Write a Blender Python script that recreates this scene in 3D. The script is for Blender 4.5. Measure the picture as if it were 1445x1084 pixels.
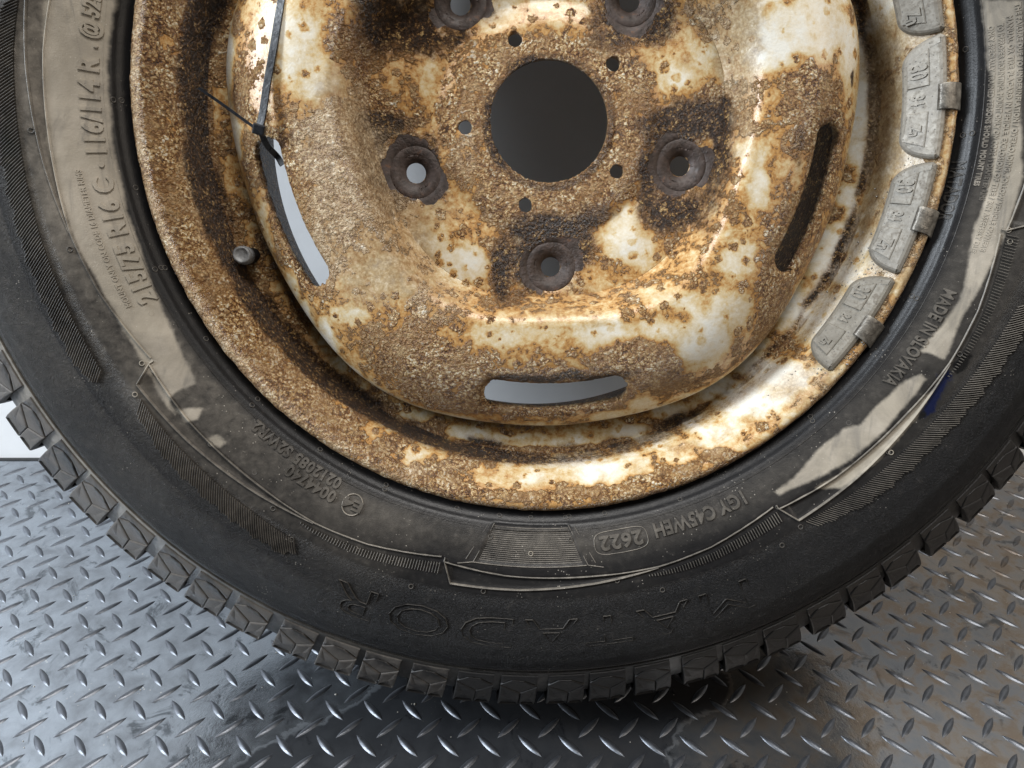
import bpy, bmesh, math, random
import numpy as np
from mathutils import Matrix, Vector, noise as mnoise

for o in list(bpy.data.objects):
    bpy.data.objects.remove(o)
SC = bpy.context.scene
COL = SC.collection
rng = np.random.default_rng(7)
random.seed(7)
rad = math.radians

# ------------------------------------------------------------------ camera
CAM_H = 0.446
PITCH = math.atan(558 / 1010)
cam_d = bpy.data.cameras.new('camera')
cam = bpy.data.objects.new('camera', cam_d)
COL.objects.link(cam)
cam_d.sensor_width = 36.0
cam_d.lens = 36.0 * 1010 / 1445
cam_d.clip_start = 0.01
cam_d.clip_end = 50
cam.location = (0, 0, CAM_H)
cam.rotation_euler = (math.pi / 2 - PITCH, 0, 0)
cam_d.dof.use_dof = False
SC.camera = cam

# ------------------------------------------------------------------ world and lamps
W = bpy.data.worlds.new('World')
SC.world = W
W.use_nodes = True
bg = W.node_tree.nodes['Background']
bg.inputs[0].default_value = (0.72, 0.70, 0.68, 1)
bg.inputs[1].default_value = 0.07


def area(name, loc, target, size, size_y, power, color):
    d = bpy.data.lights.new(name, 'AREA')
    d.shape = 'RECTANGLE'
    d.size, d.size_y = size, size_y
    d.energy = power
    d.color = color
    o = bpy.data.objects.new(name, d)
    COL.objects.link(o)
    o.location = loc
    o.rotation_euler = (Vector(target) - Vector(loc)).to_track_quat('-Z', 'Y').to_euler()
    return o


area('window_light', (-2.1, -0.18, 1.45), (0, 0.4, 0.2), 0.45, 1.6, 98, (0.86, 0.93, 1.0))
area('ceiling_light', (0.35, -0.1, 2.6), (0, 0.4, 0.2), 1.4, 0.8, 60, (1.0, 0.97, 0.93))
area('doorway_light', (2.1, -0.7, 1.3), (0, 0.4, 0.2), 1.0, 1.0, 14, (1.0, 0.88, 0.74))
vs = SC.view_settings
vs.view_transform = 'Standard'
vs.look = 'None'
vs.exposure = 0.0
vs.gamma = 1.0

# stain, rust and dust patches in millimetres on the wheel face (x, y, half width, half height, amount)
DISC_RUST=[(146.2,52.7,17.3,17.3,-0.75),(121.1,40.2,10.8,9.6,-0.55),(112.2,54.1,11.6,9.6,-0.5),(162.2,36.5,6.2,11.6,-0.6),(134.3,32.0,15.4,6.2,-0.3),(117.3,32.7,6.9,8.5,-0.55),(-141.5,46.1,15.4,11.6,-0.3),(-173.9,39.2,4.6,21.2,-0.8),(-83.8,59.6,15.4,8.5,-0.3),(-135.1,39.0,12.3,8.5,-0.35),(-97.9,51.2,13.5,8.5,-0.35),(-172.4,-6.7,3.5,15.4,-0.6),(-131.3,33.4,11.6,9.6,-0.2),(-78.9,29.5,14.6,10.8,-0.3),(-11.9,58.2,23.1,10.0,-0.35),(-29.6,54.3,8.5,8.5,-0.15),(90.6,31.9,17.3,11.6,-0.38),(71.9,44.8,15.4,5.4,-0.1),(70.8,24.0,6.9,5.4,-0.45),(9.9,49.4,11.6,4.6,-0.2),(-50.9,-80.8,14.6,10.8,-0.6),(-40.9,-75.4,7.7,6.2,-0.3),(-70.5,-67.5,10.0,6.9,-0.3),(45.2,-60.6,10.0,13.1,-0.6),(56.1,-72.0,9.2,8.5,-0.4),(49.0,-48.5,6.9,6.9,-0.25),(-27.4,-116.3,15.4,6.2,-0.45),(27.3,-115.8,13.1,6.2,-0.6),(-1.0,-117.2,11.6,6.2,-0.35),(53.5,-113.6,19.2,4.6,-0.5),(88.8,-119.6,12.3,10.0,-0.8),(97.8,-101.6,15.4,8.5,-0.5),(71.1,-98.6,13.1,5.4,-0.35),(105.0,-77.4,10.0,8.5,-0.4),(78.5,-125.8,6.2,4.6,-0.4),(99.1,-133.6,6.2,3.1,-0.5),(83.3,-132.7,6.9,4.6,-0.4),(112.0,-36.8,5.4,8.5,-0.6),(109.4,-19.8,4.6,7.7,-0.35),(116.3,6.0,6.2,9.2,-0.35),(120.2,-45.2,3.9,3.9,-0.3),(134.8,-29.5,4.6,6.9,-0.25),(-92.5,-78.5,6.9,3.9,-0.35),(-108.8,-105.9,7.7,5.4,-0.35),(-125.4,-122.2,4.6,9.2,-0.7),(-112.4,-140.7,4.6,4.6,-0.5),(-145.9,-90.4,3.9,9.2,-0.5),(-137.1,-107.2,3.9,7.7,-0.55),(-157.4,-58.0,2.7,23.1,-0.4),(-92.8,-85.5,9.2,5.4,-0.25),(-85.1,-93.3,9.2,5.4,-0.2),(57.1,-157.7,10.0,4.6,-0.5),(40.2,-164.6,11.6,2.7,-0.45),(-11.6,-173.0,15.4,1.9,-0.35),(96.6,-154.1,15.4,3.1,-0.5),(131.3,-129.2,11.6,7.7,-0.2),(164.4,-89.3,3.1,10.0,-0.55),(174.3,-18.3,2.7,19.2,-0.6),(156.8,-106.9,4.6,4.6,-0.3),(-55.3,-165.9,19.2,2.3,-0.3),(24.0,-173.8,23.1,1.9,-0.3),(-124.0,16.9,13.5,8.5,-0.3),(-137.6,24.7,7.7,6.2,-0.35),(-117.0,13.8,8.5,6.2,-0.2),(-126.3,8.0,6.2,5.4,-0.2),(-62.2,-61.4,7.7,4.6,-0.15),(-45.7,-41.2,5.4,4.6,-0.1),(-58.5,-145.5,34.6,15.4,0.25),(54.9,-129.6,21.2,9.2,0.35),(67.6,-141.2,11.6,9.2,0.3),(135.9,8.1,16.2,19.2,0.38),(149.4,-5.8,10.0,11.6,0.25),(131.6,-119.9,9.2,7.7,0.35),(130.2,-105.8,11.6,13.1,0.3),(119.8,-96.9,6.2,7.7,0.2),(44.3,-129.4,15.4,5.4,0.3),(-125.2,-13.8,21.2,17.3,0.25),(-114.7,-35.9,26.9,23.1,0.22),(-97.5,-2.8,23.1,15.4,0.2),(-109.6,27.2,8.5,23.1,0.25),(-90.4,42.3,15.4,19.2,0.35),(-168.7,47.3,7.7,6.2,0.35),(-165.4,15.1,7.7,13.1,0.35),(-163.1,57.4,3.9,3.1,0.2),(-29.3,-149.3,11.6,5.4,0.3),(7.6,-140.0,42.4,3.9,0.35),(91.9,7.1,23.1,11.6,0.35),(97.2,22.5,9.2,11.6,0.2),(135.1,-48.7,7.7,15.4,0.2),(118.8,-64.7,6.9,11.6,0.15),(-0.6,-48.8,23.1,7.7,0.3),(-29.3,-65.2,7.7,26.9,0.3),(63.5,-48.3,10.8,11.6,0.3),(66.3,-64.5,5.4,7.7,0.2),(-1.7,32.5,26.9,5.4,0.1),(-53.7,-25.6,11.6,11.6,0.1),(-70.0,-121.5,30.8,15.4,0.15),(-86.4,-117.8,15.4,15.4,0.2),(91.2,54.0,7.7,6.9,0.15),(136.8,26.7,3.1,3.1,0.5),(127.9,30.5,4.6,2.3,0.4),(114.3,52.4,2.7,3.1,0.45),(122.5,56.8,2.7,2.7,0.4),(158.1,59.5,4.6,2.7,0.5),(163.0,54.7,2.3,4.6,0.4),(150.6,34.2,2.7,2.7,0.4),(85.3,-113.1,2.7,2.7,0.3),(88.2,-100.7,3.1,3.1,0.3),(75.8,-104.7,3.1,3.1,0.3),(67.2,-102.6,3.1,3.1,0.35),(53.6,-104.8,3.1,3.1,0.3)]
DISC_DARK=[(-27.2,-83.5,4.6,18.5,0.7),(-0.5,-56.1,21.2,6.2,0.7),(-16.9,-67.1,7.7,8.5,0.4),(28.3,-48.6,11.6,5.4,0.5),(19.0,-97.8,19.2,4.6,0.25),(-21.0,-101.9,9.2,5.4,0.3),(12.1,-66.9,15.4,7.7,0.35),(63.5,-48.3,10.0,10.0,0.5),(-101.3,-16.8,6.9,13.1,0.85),(-87.5,-0.8,13.1,4.6,0.5),(-97.5,-2.8,10.0,6.9,0.75),(-92.3,-39.7,10.8,11.6,0.45),(-74.5,-61.4,11.6,6.9,0.2),(-69.7,-12.1,10.0,4.6,0.3),(63.7,-1.0,15.4,8.5,0.65),(85.9,5.1,17.3,8.5,0.75),(54.5,-28.5,5.4,15.4,0.55),(74.1,-52.3,11.6,10.0,0.55),(100.5,-4.5,5.4,16.2,0.9),(97.4,-28.2,4.6,15.4,0.6),(88.3,-48.2,9.2,6.9,0.5),(91.9,-60.7,5.4,4.6,0.3),(-91.6,48.4,13.9,17.3,0.6),(-72.6,55.4,10.0,15.4,0.65),(-94.4,53.7,7.7,11.6,0.5),(-68.9,38.9,9.2,6.9,0.3),(61.4,55.7,9.2,13.1,0.5),(29.9,44.1,10.0,7.7,0.35),(23.6,58.8,6.9,8.5,0.3),(-29.4,-25.3,3.9,13.1,0.35),(-15.6,30.4,9.2,3.9,0.3),(-33.5,1.8,3.1,19.2,0.25),(-0.6,-139.9,34.6,1.9,0.8),(32.5,-138.0,19.2,1.9,0.7),(-156.9,-34.9,3.1,19.2,0.3),(133.4,-14.5,3.1,11.6,0.5),(149.8,-9.5,7.7,3.1,0.4),(-107.2,14.0,5.4,23.1,0.3),(-118.1,-28.6,3.1,3.1,0.6),(-86.5,-49.5,5.4,5.4,0.3),(165.8,25.4,1.5,3.5,0.9),(-168.4,8.0,6.2,7.7,0.35),(-172.2,44.8,7.7,6.2,0.2),(-53.2,44.7,10.0,4.6,0.35)]
DISC_DUST=[(-107.8,-23.8,23.1,23.1,0.8),(-93.6,-50.0,23.1,23.1,0.9),(-85.1,-77.7,21.2,17.3,0.8),(-124.9,-6.5,15.4,19.2,0.5),(-61.5,-101.2,19.2,11.6,0.6),(-119.8,-62.4,11.6,19.2,0.6),(-105.2,-89.6,15.4,15.4,0.5),(102.1,41.8,10.8,19.2,0.9),(87.5,58.0,15.4,9.2,0.7),(105.4,27.6,6.9,13.1,0.8),(42.2,33.1,15.4,5.4,0.5),(74.4,33.5,9.2,3.9,0.4),(109.0,1.5,3.9,23.1,0.6),(-45.6,-13.8,6.9,15.4,0.6),(-69.3,12.7,15.4,3.9,0.3),(-29.5,20.8,9.2,7.7,0.4),(-53.9,-49.3,13.1,9.2,0.5),(3.4,-109.5,34.6,3.9,0.5),(-113.5,16.1,10.0,15.4,0.6),(52.4,-97.1,26.9,4.6,0.5),(-73.6,-2.5,15.4,5.4,0.4),(39.5,-9.0,6.2,15.4,0.4)]
RIM_RUST=[(-207.8,33.8,11.7,31.2,0.4),(-207.4,-15.0,11.7,35.1,0.45),(-198.1,-59.2,13.7,27.3,0.45),(-183.4,-93.8,13.7,23.4,0.45),(-161.5,-129.4,17.6,19.5,0.4),(-131.3,-158.3,19.5,15.6,0.4),(-95.7,-180.0,19.5,12.5,0.35),(-62.4,-198.0,15.6,10.1,0.3),(-202.4,29.0,4.7,10.1,-0.35),(-203.6,-6.7,3.9,7.8,-0.4),(-202.9,35.5,3.9,7.8,-0.25),(-193.5,-70.6,5.5,3.9,-0.35),(-161.0,-122.0,9.4,3.9,-0.5),(-151.8,-132.4,7.8,3.9,-0.45),(-115.9,-167.3,5.5,3.1,-0.3),(-86.9,-189.2,15.6,3.5,-0.6),(-70.9,-192.4,11.7,4.7,-0.4),(-29.3,-202.4,23.4,5.5,-0.65),(-10.5,-207.0,7.0,4.7,-0.5),(13.2,-201.7,17.6,4.7,-0.75),(30.4,-198.9,15.6,3.9,-0.5),(47.2,-196.3,11.7,4.7,-0.6),(58.1,-192.4,6.2,6.2,-0.7),(40.0,-202.1,15.6,3.9,-0.3),(80.0,-188.7,11.7,4.7,-0.45),(100.8,-178.0,14.0,6.2,-0.7),(121.6,-163.3,14.0,9.4,-0.75),(139.2,-150.3,11.7,10.1,-0.8),(152.7,-137.5,10.1,8.6,-0.7),(164.0,-117.3,7.0,11.7,-0.6),(177.0,-96.6,7.8,14.0,-0.6),(186.2,-76.1,7.0,15.6,-0.5),(193.9,-47.8,6.2,19.5,-0.4),(199.8,-15.3,6.2,23.4,-0.45),(200.4,16.2,6.2,23.4,-0.45),(195.5,46.3,6.2,23.4,-0.45),(190.9,66.1,5.5,15.6,-0.45),(123.3,-170.1,10.1,3.1,0.5),(138.7,-159.3,7.8,3.1,0.4),(95.1,-187.1,15.6,3.1,0.45),(66.2,-199.7,23.4,3.9,0.4),(106.2,-186.0,19.5,3.1,0.35),(-37.6,-207.6,35.1,3.1,0.25),(37.1,-207.9,35.1,3.1,0.3),(-0.4,-211.8,23.4,2.3,0.25),(67.6,-193.1,3.9,5.5,0.3),(201.8,20.6,3.9,11.7,0.1),(194.1,-27.1,2.3,23.4,0.1),(196.7,49.9,3.9,5.5,0.2),(199.0,42.4,3.9,7.8,0.1),(-185.4,45.6,5.5,23.4,0.3),(-187.8,-4.6,3.1,11.7,0.25),(-188.2,22.7,3.9,11.7,-0.1),(-186.5,-41.1,3.9,11.7,-0.15),(-179.5,-49.0,3.9,8.6,0.2),(-180.0,-82.4,5.5,7.8,0.5),(-160.0,-114.1,5.5,5.5,-0.3),(-146.1,-129.4,9.4,5.5,-0.5),(-129.7,-142.7,7.8,4.7,-0.45),(-116.9,-155.8,7.8,5.5,-0.5),(-90.9,-173.7,15.6,4.7,-0.6),(-55.8,-185.5,19.5,3.1,-0.7),(-19.9,-188.4,15.6,3.1,-0.6),(16.2,-190.6,19.5,3.1,-0.7),(56.7,-183.6,15.6,3.9,-0.7),(87.9,-172.0,15.6,5.5,-0.75),(117.7,-157.7,15.6,7.0,-0.8),(139.6,-137.7,13.3,10.1,-0.8),(160.6,-106.8,11.7,15.6,-0.8),(176.3,-71.9,9.4,19.5,-0.8),(185.1,-46.3,5.5,15.6,-0.7),(190.0,-0.6,4.7,23.4,-0.8),(186.3,39.4,5.5,23.4,-0.7),(182.9,66.1,5.5,15.6,-0.65),(175.4,-89.1,3.1,5.5,0.7),(181.6,-50.5,4.7,9.4,0.75),(186.2,-25.2,3.9,5.5,0.4),(190.8,49.7,3.1,9.4,0.7),(192.5,29.1,3.9,3.1,0.7),(195.2,7.1,2.3,23.4,0.4),(145.2,-133.0,13.3,3.1,0.75),(148.0,-128.8,8.6,3.9,0.6),(109.8,-160.5,3.1,2.3,0.7),(116.4,-155.1,5.5,2.0,0.6),(78.9,-178.7,15.6,2.3,0.6),(96.1,-171.4,7.8,2.3,0.5),(-64.6,-183.1,4.7,3.9,0.7),(-66.9,-178.9,6.2,3.1,0.5),(-29.0,-195.5,23.4,2.0,0.6),(-10.9,-189.3,11.7,1.6,0.5),(-19.9,-185.1,3.9,1.6,0.6),(-107.5,-165.9,11.7,3.9,0.6),(-124.7,-152.9,9.4,3.1,0.6),(-110.4,-168.1,5.5,3.1,0.5),(-147.1,-132.0,7.8,3.1,0.6),(-158.4,-119.2,5.5,3.9,0.6),(-177.4,-97.9,6.2,9.4,0.5),(-190.5,44.8,2.3,23.4,0.5),(-196.9,-9.8,2.3,23.4,0.5),(-192.3,-46.5,3.1,15.6,0.5),(-187.6,-57.6,3.9,5.5,0.4),(16.1,-193.5,23.4,1.6,0.5),(50.3,-190.8,11.7,2.0,0.5)]
RIM_DUST=[(200.7,-8.9,9.1,30.4,0.8),(194.9,44.3,9.1,22.8,0.7),(198.4,-60.3,11.4,22.8,0.7),(176.3,-100.5,11.4,19.0,0.4),(197.3,59.4,3.8,15.2,0.6),(147.9,-145.5,15.2,11.4,0.3),(71.2,-184.3,26.6,3.0,0.3),(206.3,-45.0,3.8,11.4,0.8),(-70.6,-195.7,22.8,3.0,0.2),(-191.5,-29.1,7.6,34.2,0.25)]
TYRE_DUST=[[(-222.5,53.2),(-229.0,18.8),(-229.8,-16.4),(-225.2,-52.5),(-214.5,-89.6),(-202.7,-120.0),(-193.8,-143.0),(-198.1,-145.0),(-203.1,-147.0),(-206.2,-150.7),(-206.2,-155.5),(-203.4,-159.4),(-208.2,-154.3),(-214.9,-138.3),(-231.6,-104.3),(-245.0,-74.9),(-253.1,-50.0),(-256.7,-18.6),(-255.6,15.2),(-252.1,48.0)],[(-202.7,-157.6),(-197.9,-157.1),(-190.0,-157.1),(-192.3,-162.6),(-197.9,-163.5)],[(-187.3,-173.5),(-182.7,-171.5),(-177.3,-176.3),(-180.9,-178.4),(-185.2,-176.6)],[(224.3,59.5),(233.3,17.1),(237.6,-17.6),(237.2,-30.6),(235.6,-45.5),(231.6,-56.8),(229.4,-79.7),(226.1,-95.1),(219.7,-106.9),(212.1,-118.0),(206.6,-125.2),(212.9,-126.5),(218.7,-129.4),(223.0,-118.4),(235.6,-87.3),(245.8,-60.7),(251.6,-31.0),(241.5,57.2)],[(196.6,-144.8),(207.7,-137.2),(210.5,-140.2),(204.1,-150.2),(194.1,-162.4),(182.3,-176.6),(171.1,-187.0),(155.9,-196.3),(132.8,-208.4),(129.1,-206.3),(137.0,-201.3),(156.8,-180.9),(168.3,-169.7),(177.3,-167.2),(186.6,-155.0),(193.1,-148.9)],[(207.7,-150.1),(196.9,-166.2),(180.4,-182.6),(163.4,-195.9),(151.9,-203.5),(167.0,-202.8),(185.9,-186.3),(204.1,-163.9),(216.4,-143.9)]]
TYRE_BLUE=[[(209.4,-155.8),(211.9,-148.0),(216.4,-138.0),(219.8,-134.0),(223.3,-137.8),(220.0,-145.7),(216.6,-151.7),(214.3,-158.4),(209.9,-161.7),(207.0,-160.2)]]
TYRE_INK=[[(223.2,-132.0),(228.9,-124.0),(233.6,-125.8),(230.4,-133.7),(225.1,-137.7)],[(234.9,-131.6),(242.0,-129.5),(245.1,-134.2),(237.7,-136.6)],[(206.3,-159.1),(209.8,-157.8),(210.7,-160.9),(207.7,-162.6)]]
VENTS = [(263.5, -177.06, 0), (252.2, -169.76, 1), (242.8, -173.17, 1), (260.3, -163.93, 0), (239.3, -153.79, 1), (255.5, -148.96, 1), (252.8, -147.53, 1), (267.4, -146.35, 1), (262.0, -125.76, 0), (271.2, -121.91, 0), (252.4, -130.23, 0), (239.1, -138.07, 0), (255.9, -136.47, 0), (228.3, 178.87, 0), (225.7, 178.74, 0), (225.5, -169.98, 0), (228.7, -158.94, 0), (226.5, -158.94, 0), (225.2, -158.81, 0), (225.2, -147.75, 0), (228.4, -136.59, 0), (225.1, -136.74, 0), (225.1, -125.32, 0), (225.1, -114.42, 0), (227.2, -114.35, 0), (225.4, -103.37, 0), (225.4, -96.94, 0), (225.4, -92.26, 0), (225.6, -87.05, 0), (225.1, -86.5, 0), (225.5, -81.17, 0), (227.7, -69.85, 0), (227.2, -47.35, 0), (225.2, -47.1, 0), (238.9, -44.18, 0), (253.2, -36.96, 1), (228.2, -24.91, 0), (226.5, -24.8, 0), (263.4, -43.5, 0), (264.7, -43.33, 1), (238.7, -103.73, 0), (252.2, -103.23, 0), (236.1, -97.95, 0), (236.7, -86.67, 0), (250.9, -98.7, 0), (251.4, -92.35, 0), (243.2, -92.21, 1), (250.4, -86.29, 0), (270.1, -106.7, 0), (265.1, -97.96, 0), (251.1, -71.29, 0), (260.5, -81.14, 0), (270.5, -75.87, 0), (239.1, -57.21, 0), (251.8, -58.46, 0), (267.2, -57.4, 0), (271.0, -60.44, 0), (225.3, 9.38, 0), (225.7, -1.89, 0), (228.5, -1.76, 0), (238.0, 12.93, 1), (239.0, 11.58, 1), (253.8, -13.39, 1), (256.3, -14.65, 1), (239.7, -17.97, 0), (259.3, -29.08, 0), (276.2, -37.51, 0)]
VALVE = (-177.5, -74.9)
TIE = {'head': (-153.7, -9.6, 1), 'up': [(-153.7, -9.3, 1), (-151.6, -1.4, 0.5), (-148.8, 12.8, 0), (-144.7, 30.2, 0), (-141.2, 47.6, -1), (-138.8, 62.2, -4), (-138.4, 74.5, -10), (-139.9, 89.4, -22)], 'down': [(-153.4, -10.0, 1), (-151.8, -16.5, -5), (-148.7, -21.6, -13), (-150.2, -23.7, -26)], 'tail': [(-153.0, -10.7, 1), (-161.1, -5.1, 1), (-172.0, 2.8, 3), (-181.9, 9.6, 6)]}
# ------------------------------------------------------------------ wheel frame (millimetres on the wheel -> metres in the world)
_a, _b = -0.17, 0.0336
n_c = np.array([math.sin(_b) * math.cos(_a), math.sin(_a), math.cos(_b) * math.cos(_a)])
u_c = np.cross([0, 1, 0], n_c); u_c /= np.linalg.norm(u_c)
v_c = np.cross(n_c, u_c)
C_c = np.array([0.02134, 0.14288, -0.37933])
UP = np.array([0, math.cos(PITCH), math.sin(PITCH)])
FW = np.array([0, math.sin(PITCH), -math.cos(PITCH)])


def c2w(v):
    return Vector((float(v[0]), float(v @ FW), float(v @ UP)))


U, V, N = c2w(u_c), c2w(v_c), c2w(n_c)
CEN = c2w(C_c) + Vector((0, 0, CAM_H))
ROT = Matrix((U, V, N)).transposed()
MW = ROT.to_4x4(); MW.translation = CEN
BASE_L = Vector((0, -0.356, -0.150))            # the rear lower shoulder that stands on the floor


def lw(x, y, z):                                  # wheel mm -> world m
    return CEN + U * (x * .001) + V * (y * .001) + N * (z * .001)


# ------------------------------------------------------------------ object helpers
def mesh(name, verts, faces, mat=None, smooth=True, attrs=None, uv=None):
    me = bpy.data.meshes.new(name)
    verts = np.asarray(verts, dtype=np.float32)
    if isinstance(faces, np.ndarray):
        nf, k = faces.shape
        me.vertices.add(len(verts)); me.vertices.foreach_set('co', verts.ravel())
        me.loops.add(nf * k); me.loops.foreach_set('vertex_index', faces.astype(np.int32).ravel())
        me.polygons.add(nf)
        me.polygons.foreach_set('loop_start', np.arange(0, nf * k, k, dtype=np.int32))
        me.update(calc_edges=True)
    else:
        me.from_pydata([tuple(map(float, v)) for v in verts], [], faces)
    for k_, vals in (attrs or {}).items():
        a = me.attributes.new(k_, 'FLOAT', 'POINT')
        a.data.foreach_set('value', np.asarray(vals, dtype=np.float32).ravel())
    me.validate()
    if smooth:
        me.polygons.foreach_set('use_smooth', np.ones(len(me.polygons), dtype=bool))
    if mat: me.materials.append(mat)
    return me


def link(name, data, parent=None, label=None, cat=None, group=None, kind=None, loc=None):
    o = bpy.data.objects.new(name, data)
    COL.objects.link(o)
    if parent is not None: o.parent = parent
    if loc is not None: o.location = loc
    if label: o['label'] = label
    if cat: o['category'] = cat
    if group: o['group'] = group
    if kind: o['kind'] = kind
    return o


def grid_faces(nu, nv, wrap):
    """verts indexed [j*nu+i], i around (nu), j along (nv)"""
    i = np.arange(nu if wrap else nu - 1); j = np.arange(nv - 1)
    I, J = np.meshgrid(i, j); I = I.ravel(); J = J.ravel(); I2 = (I + 1) % nu
    return np.stack([J * nu + I, J * nu + I2, (J + 1) * nu + I2, (J + 1) * nu + I], 1)


def fnoise(x, y, s, seed=0, oct=4):
    """cheap value-noise fbm on arrays, -1..1"""
    out = np.zeros_like(x, dtype=float); amp = 1.0; tot = 0
    for o_ in range(oct):
        X = x / s * 2 ** o_ + 17.3 * seed + 31 * o_; Y = y / s * 2 ** o_ + 9.1 * seed + 57 * o_
        xi = np.floor(X).astype(int); yi = np.floor(Y).astype(int); fx = X - xi; fy = Y - yi
        fx = fx * fx * (3 - 2 * fx); fy = fy * fy * (3 - 2 * fy)

        def h(a, b):
            v = np.sin(a * 127.1 + b * 311.7 + seed * 74.7) * 43758.5453
            return (v - np.floor(v)) * 2 - 1
        out += amp * ((h(xi, yi) * (1 - fx) + h(xi + 1, yi) * fx) * (1 - fy) + (h(xi, yi + 1) * (1 - fx) + h(xi + 1, yi + 1) * fx) * fy)
        tot += amp; amp *= .55
    return out / tot


def blobsum(x, y, L):
    wx_ = 3.6 * fnoise(x, y, 13, 61, 4); wy_ = 3.6 * fnoise(x, y, 13, 67, 4); x = x + wx_; y = y + wy_
    s = np.zeros_like(x, dtype=float)
    for cx, cy, rx, ry, v in L:
        d = ((x - cx) / (rx * 1.15)) ** 2 + ((y - cy) / (ry * 1.15)) ** 2
        s += v * np.exp(-d * d * .8)
    return s


def polysdf(x, y, P):
    """signed distance, positive inside"""
    P = np.array(P, float); inside = np.zeros(x.shape, bool); dmin = np.full(x.shape, 1e9)
    for (x0, y0), (x1, y1) in zip(P, np.roll(P, -1, 0)):
        ex, ey = x1 - x0, y1 - y0
        t = np.clip(((x - x0) * ex + (y - y0) * ey) / (ex * ex + ey * ey + 1e-9), 0, 1)
        dmin = np.minimum(dmin, np.hypot(x - x0 - t * ex, y - y0 - t * ey))
        c = ((y0 > y) != (y1 > y)) & (x < (x1 - x0) * (y - y0) / (y1 - y0 + 1e-12) + x0)
        inside ^= c
    return np.where(inside, dmin, -dmin)


# ------------------------------------------------------------------ node helpers
class NT:
    def __init__(s, name):
        s.m = bpy.data.materials.new(name); s.m.use_nodes = True
        s.t = s.m.node_tree; s.b = s.t.nodes['Principled BSDF']; s.out = s.t.nodes['Material Output']
        s.co = s.n('ShaderNodeTexCoord').outputs['Object']

    def n(s, typ, **kw):
        x = s.t.nodes.new(typ)
        for k, v in kw.items(): setattr(x, k, v)
        return x

    def put(s, sock, v):
        if isinstance(v, (int, float)): sock.default_value = v
        elif isinstance(v, (tuple, list)): sock.default_value = (*v, 1) if len(v) == 3 and sock.type == 'RGBA' else v
        else: s.t.links.new(v, sock)

    def math(s, op, a, b=0.0, c=None, clamp=False):
        x = s.n('ShaderNodeMath', operation=op, use_clamp=clamp)
        s.put(x.inputs[0], a); s.put(x.inputs[1], b)
        if c is not None: s.put(x.inputs[2], c)
        return x.outputs[0]

    def noise(s, scale, detail=4, rough=.55, dist=0.0, co=None, lac=2.0):
        x = s.n('ShaderNodeTexNoise')
        s.put(x.inputs['Vector'], co or s.co); s.put(x.inputs['Scale'], scale); s.put(x.inputs['Detail'], detail)
        s.put(x.inputs['Roughness'], rough); s.put(x.inputs['Distortion'], dist)
        return x.outputs[0]

    def voro(s, scale, feature='F1', out='Distance', co=None, rnd=1.0):
        x = s.n('ShaderNodeTexVoronoi', feature=feature)
        s.put(x.inputs['Vector'], co or s.co); s.put(x.inputs['Scale'], scale); s.put(x.inputs['Randomness'], rnd)
        return x.outputs[out]

    def attr(s, name):
        x = s.n('ShaderNodeAttribute', attribute_name=name); return x.outputs['Fac']

    def step(s, v, a, b):
        x = s.n('ShaderNodeMapRange', interpolation_type='SMOOTHSTEP')
        s.put(x.inputs['Value'], v); x.inputs['From Min'].default_value = a; x.inputs['From Max'].default_value = b
        return x.outputs[0]

    def lin(s, v, a, b, c=0.0, d=1.0):
        x = s.n('ShaderNodeMapRange')
        s.put(x.inputs['Value'], v); x.inputs['From Min'].default_value = a; x.inputs['From Max'].default_value = b
        x.inputs['To Min'].default_value = c; x.inputs['To Max'].default_value = d
        return x.outputs[0]

    def mix(s, f, a, b, mode='MIX'):
        x = s.n('ShaderNodeMix', data_type='RGBA', blend_type=mode)
        s.put(x.inputs[0], f); s.put(x.inputs[6], a); s.put(x.inputs[7], b)
        return x.outputs[2]

    def ramp(s, v, stops):
        x = s.n('ShaderNodeValToRGB'); cr = x.color_ramp
        while len(cr.elements) < len(stops): cr.elements.new(.5)
        for e, (p, c) in zip(cr.elements, stops): e.position = p; e.color = (*c, 1)
        s.put(x.inputs[0], v); return x.outputs[0]

    def bump(s, h, dist, strength=1.0, normal=None):
        x = s.n('ShaderNodeBump'); s.put(x.inputs['Height'], h); x.inputs['Distance'].default_value = dist
        x.inputs['Strength'].default_value = strength
        if normal: s.put(x.inputs['Normal'], normal)
        return x.outputs[0]

    def set(s, **kw):
        for k, v in kw.items(): s.put(s.b.inputs[k.replace('_', ' ')], v)
        return s.m


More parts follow.
